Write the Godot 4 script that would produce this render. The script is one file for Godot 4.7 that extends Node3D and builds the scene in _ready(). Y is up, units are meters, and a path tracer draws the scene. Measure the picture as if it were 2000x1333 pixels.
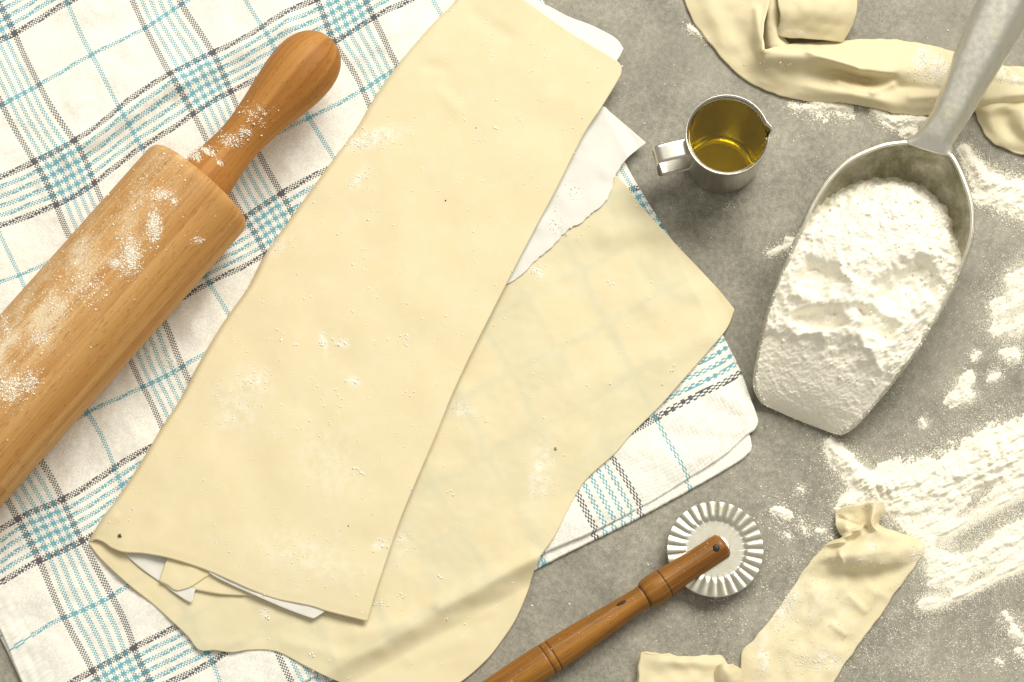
extends Node3D
# A kitchen worktop seen from above: folded pasta dough on a checked towel, rolling pin, oil cup, flour scoop, pastry wheel, dough scraps and spilled flour.
# Shapes are laid out in pixels of the photograph's plan (3.6 px to the millimetre) and carried to real places on the worktop by at().

const FOCAL := 5555.0        # focal length in photograph pixels
const DIST := 1.543          # metres from the camera to the middle of the worktop
const TILT := 0.2356         # camera tilt off the plumb line, radians

var ct := cos(TILT)
var sn := sin(TILT)
var eye := Vector3(0, DIST * cos(TILT), DIST * sin(TILT))
var rng := RandomNumberGenerator.new()
var fn := FastNoiseLite.new()      # fbm
var sm := FastNoiseLite.new()      # smooth, one octave
var cn := FastNoiseLite.new()      # cells
var M := {}
var names := {}

# ------------------------------------------------------------------ helpers
func at(x: float, y: float, h: float) -> Vector3:
	var ray := Vector3(0, -ct, -sn) * FOCAL + Vector3(1, 0, 0) * (x - 1000.0) + Vector3(0, sn, -ct) * (666.5 - y)
	return eye + ray * ((h * 0.001 - eye.y) / ray.y)

func N(x: float, y: float, f: float) -> float:
	return fn.get_noise_2d(x * f, y * f)

func S(x: float, y: float, f: float) -> float:
	return sm.get_noise_2d(x * f, y * f)

func seg_dist(p: Vector2, a: Vector2, b: Vector2) -> float:
	var ab := b - a
	var t := clampf((p - a).dot(ab) / maxf(ab.length_squared(), 1e-6), 0.0, 1.0)
	return p.distance_to(a + ab * t)

func ridge(p: Vector2, x0: float, y0: float, x1: float, y1: float, w: float) -> float:
	var d := seg_dist(p, Vector2(x0, y0), Vector2(x1, y1)) / w
	return exp(-d * d)

func tag(o: Node, label: String, category: String, group := "", kind := "") -> Node:
	if label: o.set_meta("label", label)
	if category: o.set_meta("category", category)
	if group: o.set_meta("group", group)
	if kind: o.set_meta("kind", kind)
	return o

func obj(called: String, mesh: Mesh, mat: Material, parent: Node = self) -> MeshInstance3D:
	var o := MeshInstance3D.new()
	o.name = called
	o.mesh = mesh
	o.material_override = mat
	parent.add_child(o, true)
	return o

func thing(called: String, where := Vector3.ZERO) -> Node3D:
	var o := Node3D.new()
	o.name = called
	add_child(o, true)
	o.position = where
	return o

func mesh_of(v: PackedVector3Array, idx: PackedInt32Array, uv: PackedVector2Array, col: PackedColorArray) -> ArrayMesh:
	var a := []
	a.resize(Mesh.ARRAY_MAX)
	a[Mesh.ARRAY_VERTEX] = v
	a[Mesh.ARRAY_INDEX] = idx
	if uv.size() == v.size(): a[Mesh.ARRAY_TEX_UV] = uv
	if col.size() == v.size(): a[Mesh.ARRAY_COLOR] = col
	var st := SurfaceTool.new()
	st.create_from_arrays(a)
	st.generate_normals()
	st.index()
	return st.commit()

# a grid of points (row after row) made into a sheet of that thickness with a rounded rim
func sheet_mesh(pts: PackedVector3Array, nu: int, nv: int, thick: float, cols: PackedColorArray, uvs: PackedVector2Array, under: bool) -> ArrayMesh:
	var v := pts.duplicate()
	var c := cols.duplicate()
	var t := uvs.duplicate()
	var nrm := PackedVector3Array()
	nrm.resize(pts.size())
	for j in nv:
		for i in nu:
			var k := j * nu + i
			var du := pts[j * nu + mini(i + 1, nu - 1)] - pts[j * nu + maxi(i - 1, 0)]
			var dv := pts[mini(j + 1, nv - 1) * nu + i] - pts[maxi(j - 1, 0) * nu + i]
			var n := dv.cross(du).normalized()
			nrm[k] = n
	var idx := PackedInt32Array()
	for j in nv - 1:
		for i in nu - 1:
			var k := j * nu + i
			idx.append_array(PackedInt32Array([k, k + 1, k + nu, k + 1, k + nu + 1, k + nu]))
	# rim loop, clockwise from above
	var loop := PackedInt32Array()
	var inner := PackedInt32Array()
	for i in nu:
		loop.append(i); inner.append(nu + i)
	for j in range(1, nv):
		loop.append(j * nu + nu - 1); inner.append(j * nu + nu - 2)
	for i in range(nu - 2, -1, -1):
		loop.append((nv - 1) * nu + i); inner.append((nv - 2) * nu + i)
	for j in range(nv - 2, 0, -1):
		loop.append(j * nu); inner.append(j * nu + 1)
	var m := loop.size()
	var first := v.size()
	var prof := [[0.30, 0.22], [0.40, 0.5], [0.28, 0.8], [0.0, 1.0]]
	for r in prof:
		for q in m:
			var k := loop[q]
			var out := (pts[k] - pts[inner[q]])
			out = (out - nrm[k] * out.dot(nrm[k])).normalized()
			v.append(pts[k] + out * thick * r[0] - nrm[k] * thick * r[1])
			if cols.size(): c.append(cols[k])
			if uvs.size(): t.append(uvs[k])
	for r in 4:
		for q in m:
			var q2 := (q + 1) % m
			var a := loop[q] if r == 0 else first + (r - 1) * m + q
			var b := loop[q2] if r == 0 else first + (r - 1) * m + q2
			var d := first + r * m + q
			var e := first + r * m + q2
			idx.append_array(PackedInt32Array([a, d, b, b, d, e]))
	if under:
		var base := v.size()
		for k in pts.size():
			v.append(pts[k] - nrm[k] * thick)
			if cols.size(): c.append(cols[k])
			if uvs.size(): t.append(uvs[k])
		for j in nv - 1:
			for i in nu - 1:
				var k := base + j * nu + i
				idx.append_array(PackedInt32Array([k, k + nu, k + 1, k + 1, k + nu, k + nu + 1]))
	return mesh_of(v, idx, t, c)

func curve(flat: Array) -> Curve2D:
	var c := Curve2D.new()
	c.bake_interval = 2.0
	var n := flat.size() / 2
	for i in n:
		var p := Vector2(flat[2 * i], flat[2 * i + 1])
		var a := Vector2(flat[2 * maxi(i - 1, 0)], flat[2 * maxi(i - 1, 0) + 1])
		var b := Vector2(flat[2 * mini(i + 1, n - 1)], flat[2 * mini(i + 1, n - 1) + 1])
		var tan := (b - a).normalized()
		var la := p.distance_to(a) / 3.0
		var lb := p.distance_to(b) / 3.0
		c.add_point(p, -tan * la, tan * lb)
	return c

func baked(c: Curve2D, ts: PackedFloat32Array) -> PackedVector2Array:
	var out := PackedVector2Array()
	var L := c.get_baked_length()
	for t in ts:
		out.append(c.sample_baked(t * L, true))
	return out

func steps(n: int, edge := 0.0) -> PackedFloat32Array:
	var out := PackedFloat32Array()
	if edge > 0.0:
		for e in [0.0, 0.2, 0.5, 0.8]:
			out.append(e * edge)
	for i in n + 1:
		out.append(lerpf(edge, 1.0 - edge, float(i) / n))
	if edge > 0.0:
		for e in [0.8, 0.5, 0.2, 0.0]:
			out.append(1.0 - e * edge)
	return out

# a flat sheet between four outlines; hf(p, u, v) is the height of its top in mm
func patch(top: Array, right: Array, bottom: Array, left: Array, nu: int, nv: int, hf: Callable, edge := 0.0) -> Dictionary:
	var us := steps(nu, edge)
	var vs := steps(nv, edge)
	var ct_ := baked(curve(top), us)
	var cb := baked(curve(bottom), us)
	var cl := baked(curve(left), vs)
	var cr := baked(curve(right), vs)
	var p00 := ct_[0]
	var p10 := ct_[ct_.size() - 1]
	var p01 := cb[0]
	var p11 := cb[cb.size() - 1]
	var pts := PackedVector3Array()
	var px := PackedVector2Array()
	for j in vs.size():
		var v := vs[j]
		for i in us.size():
			var u := us[i]
			var p := ct_[i] * (1 - v) + cb[i] * v + cl[j] * (1 - u) + cr[j] * u - (p00 * (1 - u) * (1 - v) + p10 * u * (1 - v) + p01 * (1 - u) * v + p11 * u * v)
			px.append(p)
			pts.append(at(p.x, p.y, hf.call(p, u, v)))
	return {"pts": pts, "px": px, "nu": us.size(), "nv": vs.size()}

func cr1(a: Vector3, b: Vector3, c: Vector3, d: Vector3, t: float) -> Vector3:
	return 0.5 * (2.0 * b + (c - a) * t + (2.0 * a - 5.0 * b + 4.0 * c - d) * t * t + (3.0 * b - a - 3.0 * c + d) * t * t * t)

func spline(p: PackedVector3Array, t: float) -> Vector3:
	var n := p.size()
	var f := clampf(t, 0.0, 1.0) * (n - 1)
	var i := mini(int(f), n - 2)
	return cr1(p[maxi(i - 1, 0)], p[i], p[i + 1], p[mini(i + 2, n - 1)], f - i)

# a free sheet through rows of x, y, height triples; wob(p) adds height in mm
func net(rows: Array, nu: int, nv: int, wob := 0.0, wf := 0.02, zk := 1.0, creases := []) -> Dictionary:
	var lines := []
	for i in nu + 1:
		var u := float(i) / nu
		var col := PackedVector3Array()
		for r in rows:
			var q := PackedVector3Array()
			for k in r.size() / 3:
				q.append(Vector3(r[3 * k], r[3 * k + 1], r[3 * k + 2]))
			col.append(spline(q, u))
		lines.append(col)
	var pts := PackedVector3Array()
	var px := PackedVector2Array()
	for j in nv + 1:
		for i in nu + 1:
			var p := spline(lines[i], float(j) / nv)
			var e := minf(minf(i, nu - i) / (nu * 0.15), minf(j, nv - j) / (nv * 0.06))
			if p.z > 2.0: p.z = 2.0 + (p.z - 2.0) * zk
			for r in creases: p.z += r[5] * ridge(Vector2(p.x, p.y), r[0], r[1], r[2], r[3], r[4])
			p.z += wob * (0.7 * S(p.x, p.y, wf * 0.8) + 0.07 * S(p.x, p.y, wf * 2.2)) * clampf(e, 0.0, 1.0)
			var jit := 1.3 * (1.0 - clampf(e, 0, 1)) 
			p.x += jit * S(p.x + 500, p.y, 0.03)
			p.y += jit * S(p.x, p.y + 900, 0.03)
			px.append(Vector2(p.x, p.y))
			pts.append(at(p.x, p.y, maxf(p.z, 0.3)))
	return {"pts": pts, "px": px, "nu": nu + 1, "nv": nv + 1}

func build_sheet(called: String, g: Dictionary, thick: float, mat: Material, parent: Node, colf = null, uvf = null, under := false) -> MeshInstance3D:
	var cols := PackedColorArray()
	var uvs := PackedVector2Array()
	var px: PackedVector2Array = g.px
	var pts: PackedVector3Array = g.pts
	for k in px.size():
		if colf != null:
			var f: Callable = colf
			cols.append(f.call(px[k]))
		if uvf != null:
			var f2: Callable = uvf
			uvs.append(f2.call(pts[k]))
	return obj(called, sheet_mesh(pts, g.nu, g.nv, thick * 0.001, cols, uvs, under), mat, parent)

# turned shape: profile of (radius, distance along y) pairs in mm
func lathe(prof: Array, seg: int, ulen := 1.0, bend = null) -> ArrayMesh:
	var v := PackedVector3Array()
	var uv := PackedVector2Array()
	var idx := PackedInt32Array()
	var n := prof.size() / 2
	var run := 0.0
	for j in n:
		if j > 0:
			run += Vector2(prof[2 * j] - prof[2 * j - 2], prof[2 * j + 1] - prof[2 * j - 1]).length()
		for i in seg + 1:
			var a := TAU * i / seg
			var p := Vector3(cos(a) * prof[2 * j], prof[2 * j + 1], sin(a) * prof[2 * j])
			if bend != null:
				var f: Callable = bend
				p = f.call(p, a)
			v.append(p * 0.001)
			uv.append(Vector2(float(i) / seg, run / ulen))
	for j in n - 1:
		for i in seg:
			var k := j * (seg + 1) + i
			idx.append_array(PackedInt32Array([k, k + seg + 1, k + 1, k + 1, k + seg + 1, k + seg + 2]))
	return mesh_of(v, idx, uv, PackedColorArray())

func refined(prof: Array, step: float) -> Array:
	var out := []
	var p := PackedVector3Array()
	for k in prof.size() / 2:
		p.append(Vector3(prof[2 * k], prof[2 * k + 1], 0))
	for k in p.size() - 1:
		var n := maxi(1, int(p[k].distance_to(p[k + 1]) / step))
		for q in n:
			var r := cr1(p[maxi(k - 1, 0)], p[k], p[k + 1], p[mini(k + 2, p.size() - 1)], float(q) / n)
			out.append(maxf(r.x, 0.0)); out.append(r.y)
	out.append(p[p.size() - 1].x); out.append(p[p.size() - 1].y)
	return out

func axis_basis(y: Vector3, up := Vector3.UP) -> Basis:
	var yy := y.normalized()
	var x := yy.cross(up).normalized()
	var z := x.cross(yy)
	return Basis(x, yy, z)

func crumb_mesh(sd: int) -> ArrayMesh:
	var s := SphereMesh.new()
	s.radius = 1.0; s.height = 1.7; s.radial_segments = 7; s.rings = 4
	var a := s.get_mesh_arrays()
	var v: PackedVector3Array = a[Mesh.ARRAY_VERTEX]
	for k in v.size():
		var d := 1.0 + 1.0 * fn.get_noise_3d(v[k].x * 1.3 + sd * 91, v[k].y * 1.3, v[k].z * 1.3)
		v[k] *= d
	return mesh_of(v, a[Mesh.ARRAY_INDEX], PackedVector2Array(), PackedColorArray())

func scatter(called: String, xf: Array, mat: Material, parent: Node = self) -> MultiMeshInstance3D:
	var mm := MultiMesh.new()
	mm.transform_format = MultiMesh.TRANSFORM_3D
	mm.mesh = M.crumb
	mm.instance_count = xf.size()
	for k in xf.size():
		mm.set_instance_transform(k, xf[k])
	var o := MultiMeshInstance3D.new()
	o.name = called
	o.multimesh = mm
	o.material_override = mat
	parent.add_child(o, true)
	return o

func lump(p: Vector3, r: float) -> Transform3D:
	var b := Basis.from_euler(Vector3(rng.randf() * TAU, rng.randf() * TAU, rng.randf() * TAU))
	b = b.scaled(Vector3(rng.randf_range(0.7, 1.3), rng.randf_range(0.5, 0.9), rng.randf_range(0.7, 1.3)) * r * 0.001)
	return Transform3D(b, p)

func size_of_crumb(most: float) -> float:
	return 0.10 + most * 0.8 * pow(rng.randf(), 6.0)

# ------------------------------------------------------------------ materials
func mat(c: Color, rough: float, metal := 0.0) -> StandardMaterial3D:
	var m := StandardMaterial3D.new()
	m.albedo_color = c.linear_to_srgb()
	m.roughness = rough
	m.metallic = metal
	return m

func tex(img: Image) -> ImageTexture:
	return ImageTexture.create_from_image(img)

func set_px(d: PackedByteArray, k: int, c: Color) -> void:
	d[k] = int(clampf(c.r, 0, 1) * 255); d[k + 1] = int(clampf(c.g, 0, 1) * 255); d[k + 2] = int(clampf(c.b, 0, 1) * 255)

func seamless(size: int, freq: float, oct: int, sd: int) -> PackedByteArray:
	var n := FastNoiseLite.new()
	n.seed = sd
	n.frequency = freq
	n.fractal_type = FastNoiseLite.FRACTAL_FBM if oct > 1 else FastNoiseLite.FRACTAL_NONE
	n.fractal_octaves = oct
	return n.get_seamless_image(size, size, false, false, 0.2, true).get_data()

func worktop_maps() -> void:
	var sz := 1024
	var a := seamless(sz, 0.006, 5, 3)
	var b := seamless(sz, 0.09, 3, 5)
	var c := seamless(sz, 0.3, 2, 9)
	var e := seamless(sz, 0.02, 4, 12)
	var d := PackedByteArray()
	var hgt := PackedByteArray()
	d.resize(sz * sz * 3)
	hgt.resize(sz * sz)
	for k in sz * sz:
		var la := a[k] / 255.0 - 0.5
		var lb := b[k] / 255.0 - 0.5
		var lc := c[k] / 255.0 - 0.5
		var le := e[k] / 255.0 - 0.5
		var s := 0.60 + la * 0.13 + le * 0.08 + lb * 0.13 + lc * 0.14
		d[k * 3] = int(clampf(s * 1.0, 0, 1) * 255)
		d[k * 3 + 1] = int(clampf(s * 0.978, 0, 1) * 255)
		d[k * 3 + 2] = int(clampf(s * 0.91, 0, 1) * 255)
		hgt[k] = int(clampf(0.5 + lb * 0.4 + lc * 0.5, 0, 1) * 255)
	var img := Image.create_from_data(sz, sz, false, Image.FORMAT_RGB8, d)
	# fine pale scratches
	for q in 2600:
		var x := rng.randf() * sz
		var y := rng.randf() * sz
		var an := rng.randf() * TAU
		var L := rng.randf_range(5, 26) if q % 14 else rng.randf_range(60, 220)
		var g := rng.randf_range(0.05, 0.13)
		var bend := rng.randf_range(-0.006, 0.006)
		for s in int(L):
			x += cos(an); y += sin(an); an += bend
			var ix := posmod(int(x), sz)
			var iy := posmod(int(y), sz)
			var o := img.get_pixel(ix, iy)
			img.set_pixel(ix, iy, o.lerp(Color(0.93, 0.92, 0.87), g * (0.5 + rng.randf())))
	var m := mat(Color.WHITE, 0.62)
	m.albedo_texture = tex(img)
	m.heightmap_enabled = true
	m.heightmap_texture = tex(Image.create_from_data(sz, sz, false, Image.FORMAT_L8, hgt))
	m.heightmap_scale = 0.012
	m.metallic_specular = 0.35
	M.worktop = m

func towel_maps() -> void:
	var yarns := 112
	var per := 7
	var sz := yarns * per
	var d := PackedByteArray()
	var hgt := PackedByteArray()
	d.resize(sz * sz * 3)
	hgt.resize(sz * sz)
	var white := Color(0.965, 0.96, 0.94)
	var dark := Color(0.40, 0.405, 0.43)
	var blue := Color(0.49, 0.71, 0.775)
	var kind := PackedInt32Array()
	kind.resize(yarns)
	for i in yarns:
		var o := i if i < 56 else i - 112
		var t := 0
		if absi(o) in [14, 15, 16, 17]: t = 1
		if absi(o) in [2, 3, 4, 8, 9, 10]: t = 2
		if o in [-56, -55, 55]: t = 2
		kind[i] = t
	var pal := [white, dark, blue]
	var tone := PackedFloat32Array()
	for k in yarns * yarns:
		tone.append(rng.randf_range(-0.04, 0.03))
	for y in sz:
		var j := y / per
		var fy := (y % per + 0.5) / per
		for x in sz:
			var i := x / per
			var fx := (x % per + 0.5) / per
			var ki := kind[i]
			var kj := kind[j]
			var weft := (i + j) % 2 == 0
			if kj > 0 and ki == 0 and (i * 5 + j * 3) % 11 < 2: weft = true
			var c: Color = pal[kj] if weft else pal[ki]
			var across := fy if weft else fx
			var alongf := fx if weft else fy
			var h := sin(across * PI) * (0.55 + 0.45 * sin(alongf * PI))
			var t := tone[j * yarns + i] + (h - 0.6) * 0.06
			var k := y * sz + x
			d[k * 3] = int(clampf(c.r + t, 0, 1) * 255)
			d[k * 3 + 1] = int(clampf(c.g + t, 0, 1) * 255)
			d[k * 3 + 2] = int(clampf(c.b + t, 0, 1) * 255)
			hgt[k] = int(clampf(h, 0, 1) * 255)
	var m := mat(Color.WHITE, 0.95)
	m.albedo_texture = tex(Image.create_from_data(sz, sz, false, Image.FORMAT_RGB8, d))
	m.heightmap_enabled = true
	m.heightmap_texture = tex(Image.create_from_data(sz, sz, false, Image.FORMAT_L8, hgt))
	m.heightmap_scale = 0.016
	m.metallic_specular = 0.15
	m.rim_enabled = true
	m.rim = 0.25
	M.towel = m

# wood: u runs round the turning, v along it
func wood(base: Color, deep: Color, w: int, h: int, flecks: int, dust: float, fleck_len: float) -> StandardMaterial3D:
	var d := PackedByteArray()
	d.resize(w * h * 3)
	for y in h:
		for x in w:
			var fx := float(x) / w
			# wrap round
			var cx := cos(fx * TAU) * w / TAU
			var cy := sin(fx * TAU) * w / TAU
			var g := fn.get_noise_3d(cx * 1.1, cy * 1.1, y * 0.05)
			var g2 := sm.get_noise_3d(cx * 5.0, cy * 5.0, y * 0.12)
			var ring := 0.5 + 0.5 * sin(cx * 0.085 + g * 5.0)
			var c := base.lerp(deep, clampf(0.38 + g * 0.55 + g2 * 0.22 + (ring - 0.5) * 0.3, 0, 1))
			if dust > 0.0:
				# a broad powdery band along the top and the lit side
				var side := exp(-pow((fx - 0.185) / 0.10, 2.0))
				var far := clampf(0.45 + float(y) / h * 1.1, 0.0, 1.0)
				var big := clampf(0.70 + 0.9 * fn.get_noise_2d(x * 0.5, y * 0.35), 0.0, 1.2)
				var fine := 0.5 + 0.5 * sm.get_noise_2d(x * 17.0, y * 17.0)
				var fine2 := 0.5 + 0.5 * sm.get_noise_2d(x * 7.0 + 900.0, y * 7.0)
				var amt := clampf(side * far * big, 0.0, 1.0)
				var a := smoothstep(0.86 - amt * 0.55, 0.98 - amt * 0.35, fine * 0.6 + fine2 * 0.4) * 0.8 * smoothstep(0.0, 0.15, amt) + amt * 0.42
				c = c.lerp(Color(0.92, 0.88, 0.80), clampf(a, 0, 0.85) * dust)
			set_px(d, (y * w + x) * 3, c)
	var img := Image.create_from_data(w, h, false, Image.FORMAT_RGB8, d)
	for q in flecks:
		var x := rng.randi_range(0, w - 1)
		var y := rng.randi_range(0, h - 1)
		var L := int(rng.randf_range(0.3, 1.0) * fleck_len)
		var g := rng.randf_range(0.3, 0.75)
		for s in L:
			var yy := y + s
			if yy >= h: break
			var xx := posmod(x + int(s * 0.04 * (q % 3 - 1)), w)
			img.set_pixel(xx, yy, img.get_pixel(xx, yy).lerp(deep.darkened(0.45), g * sin(PI * (s + 0.5) / L)))
	var m := mat(Color.WHITE, 0.58)
	m.albedo_texture = tex(img)
	m.metallic_specular = 0.4
	return m

func metal_maps() -> void:
	# brushed and stained cast aluminium for the scoop
	var sz := 512
	var a := seamless(sz, 0.012, 4, 21)
	var b := seamless(sz, 0.05, 4, 22)
	var c := seamless(sz, 0.25, 2, 23)
	var d := PackedByteArray()
	var r := PackedByteArray()
	d.resize(sz * sz * 3)
	r.resize(sz * sz)
	for k in sz * sz:
		var la := a[k] / 255.0 - 0.5
		var lb := b[k] / 255.0 - 0.5
		var lc := c[k] / 255.0 - 0.5
		var s := 0.87 + la * 0.05 + lb * 0.07 + lc * 0.05
		d[k * 3] = int(clampf(s, 0, 1) * 255)
		d[k * 3 + 1] = int(clampf(s * 0.995, 0, 1) * 255)
		d[k * 3 + 2] = int(clampf(s * (0.965 + minf(la, 0.0) * 0.15), 0, 1) * 255)
		r[k] = int(clampf(0.40 - la * 0.10 + lb * 0.12 + lc * 0.08, 0, 1) * 255)
	var m := mat(Color.WHITE, 1.0, 0.92)
	m.albedo_texture = tex(Image.create_from_data(sz, sz, false, Image.FORMAT_RGB8, d))
	m.roughness_texture = tex(Image.create_from_data(sz, sz, false, Image.FORMAT_L8, r))
	m.uv1_triplanar = true
	m.uv1_scale = Vector3(9, 9, 9)
	M.aluminium = m
	# the bowl is duller and stained
	for k in sz * sz:
		var la := a[k] / 255.0 - 0.5
		var lb := b[k] / 255.0 - 0.5
		var lc := c[k] / 255.0 - 0.5
		var s2 := 0.80 + la * 0.34 + lb * 0.22 + lc * 0.10
		d[k * 3] = int(clampf(s2, 0, 1) * 255)
		d[k * 3 + 1] = int(clampf(s2 * 0.985, 0, 1) * 255)
		d[k * 3 + 2] = int(clampf(s2 * (0.90 + la * 0.2), 0, 1) * 255)
	var mb: StandardMaterial3D = m.duplicate()
	mb.albedo_texture = tex(Image.create_from_data(sz, sz, false, Image.FORMAT_RGB8, d))
	mb.uv1_scale = Vector3(14, 14, 14)
	M.bowl = mb
	var st := mat(Color(0.60, 0.575, 0.53), 0.22, 1.0)
	M.steel = st
	var tin := mat(Color(0.84, 0.83, 0.80), 0.38, 1.0)
	tin.albedo_texture = m.albedo_texture
	tin.uv1_triplanar = true
	tin.uv1_scale = Vector3(25, 25, 25)
	M.tin = tin

func materials() -> void:
	rng.seed = 7
	fn.seed = 11
	fn.frequency = 1.0
	fn.fractal_type = FastNoiseLite.FRACTAL_FBM
	fn.fractal_octaves = 4
	fn.frequency = 0.02
	sm.seed = 5
	sm.fractal_type = FastNoiseLite.FRACTAL_NONE
	sm.frequency = 0.02
	# N() and S() take a frequency of their own
	fn.frequency = 1.0
	sm.frequency = 1.0
	cn.seed = 3
	cn.noise_type = FastNoiseLite.TYPE_CELLULAR
	cn.cellular_return_type = FastNoiseLite.RETURN_DISTANCE
	cn.cellular_jitter = 0.9
	cn.frequency = 1.0
	worktop_maps()
	towel_maps()
	metal_maps()
	fn.frequency = 0.02
	sm.frequency = 0.02
	M.barrel = wood(Color(0.80, 0.62, 0.385), Color(0.68, 0.465, 0.235), 1000, 900, 2600, 1.0, 26.0)
	M.pin_handle = wood(Color(0.73, 0.515, 0.265), Color(0.58, 0.37, 0.14), 400, 420, 900, 0.0, 14.0)
	M.wheel_handle = wood(Color(0.66, 0.455, 0.195), Color(0.40, 0.245, 0.075), 256, 700, 260, 0.0, 40.0)
	M.wheel_handle.roughness = 0.42
	fn.frequency = 1.0
	sm.frequency = 1.0
	var dough := mat(Color.WHITE, 0.62)
	dough.vertex_color_use_as_albedo = true
	dough.metallic_specular = 0.35
	M.dough = dough
	var paper := mat(Color(0.79, 0.785, 0.755), 0.55)
	paper.backlight_enabled = true
	paper.backlight = Color(0.35, 0.34, 0.32)
	M.paper = paper
	var flour := mat(Color(0.925, 0.895, 0.80), 1.0)
	flour.metallic_specular = 0.1
	M.flour = flour
	var gr := FastNoiseLite.new()
	gr.seed = 31
	gr.frequency = 0.11
	gr.fractal_octaves = 4
	gr.fractal_gain = 0.65
	var fh := mat(Color(0.925, 0.895, 0.80), 1.0)
	fh.metallic_specular = 0.1
	fh.heightmap_enabled = true
	fh.heightmap_texture = tex(gr.get_seamless_image(512, 512, false, false, 0.2, true))
	fh.heightmap_scale = 0.021
	fh.uv1_triplanar = true
	fh.uv1_scale = Vector3(24, 24, 24)
	M.flour_heap = fh
	var oil := mat(Color(1.0, 0.81, 0.025), 0.02)
	oil.albedo_color.a = 0.0
	oil.refraction_enabled = true
	oil.refraction_scale = 0.047
	M.oil = oil
	M.pin_dark = mat(Color(0.03, 0.025, 0.02), 0.5, 0.3)
	M.speck = mat(Color(0.06, 0.07, 0.02), 0.8)
	M.herb = mat(Color(0.25, 0.32, 0.04), 0.8)
	M.groove = mat(Color(0.05, 0.025, 0.01), 0.8)
	M.crumb = crumb_mesh(1)

# ------------------------------------------------------------------ towel
const PA := Vector2(292, -155.5)
const PB := Vector2(146, 280.5)
const P0 := Vector2(390, 165)

func towel_ab(p: Vector2) -> Vector2:
	var q := p - P0
	var det := PA.x * PB.y - PB.x * PA.y
	return Vector2((q.x * PB.y - PB.x * q.y) / det, (PA.x * q.y - PA.y * q.x) / det)

func towel_uv(w: Vector3) -> Vector2:
	# the weave's own axes on the worktop, from three crossings of its stripes
	var o := at(390, 165, 5)
	var w1 := at(97, 1037, 5) - o
	var w2 := at(1285, 810, 5) - o
	var a := (w2 - w1 * 1.565) / 4.63
	var b := a + w1 * 0.5
	var q := w - o
	var det := a.x * b.z - b.x * a.z
	var pull := exp(-Vector2(w.x + 0.244, w.z + 0.088).length_squared() / 0.0025)
	q -= Vector3(0.0067, 0, 0.0083) * pull
	q -= Vector3(0.0036, 0, 0.0080) * exp(-Vector2(w.x - 0.095, w.z - 0.080).length_squared() / 0.0011)
	var uv := Vector2((q.x * b.z - b.x * q.z) / det, (a.x * q.z - a.z * q.x) / det)
	var x := w.x * 1000
	var z := w.z * 1000
	uv += Vector2(S(x, z, 0.016), S(x + 300, z, 0.016)) * 0.022
	uv.y -= 0.5 * maxf(0.0, uv.y - 3.16) * smoothstep(0.0, 0.6, uv.x)
	uv.x -= 0.6 * maxf(0.0, uv.x - 1.53) * smoothstep(2.4, 2.8, uv.y)
	uv.x -= 0.85 * minf(0.0, uv.x + 2.35)
	return uv + Vector2(0.5, 0.5) / 112.0

func towel_h(p: Vector2) -> float:
	var h := 5.0 + 1.5 * S(p.x, p.y, 0.0045) + 0.7 * S(p.x + 50, p.y, 0.013) + 0.25 * S(p.x, p.y + 30, 0.04)
	h += 4.0 * ridge(p, 130, 300, 340, 160, 24) + 2.8 * ridge(p, 340, 160, 560, 50, 26)
	h += 3.6 * ridge(p, -30, 640, 70, 560, 22) - 1.6 * ridge(p, 20, 700, 110, 590, 26)
	h += 2.6 * ridge(p, 440, 500, 380, 640, 22) + 2.0 * ridge(p, 330, 700, 210, 820, 24)
	h += 2.2 * ridge(p, 640, 150, 760, 60, 24) + 1.5 * ridge(p, 20, 1180, 130, 1150, 24)
	h -= 2.0 * ridge(p, 490, 190, 660, 110, 34) + 1.4 * ridge(p, 150, 60, 320, 20, 30)
	h += 1.2 * ridge(p, 1380, 760, 1460, 800, 16) - 1.0 * ridge(p, 1300, 850, 1400, 860, 20)
	h += 1.6 * ridge(p, 560, 320, 620, 240, 20) + 1.5 * ridge(p, 180, 20, 60, 120, 26)
	return h

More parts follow.
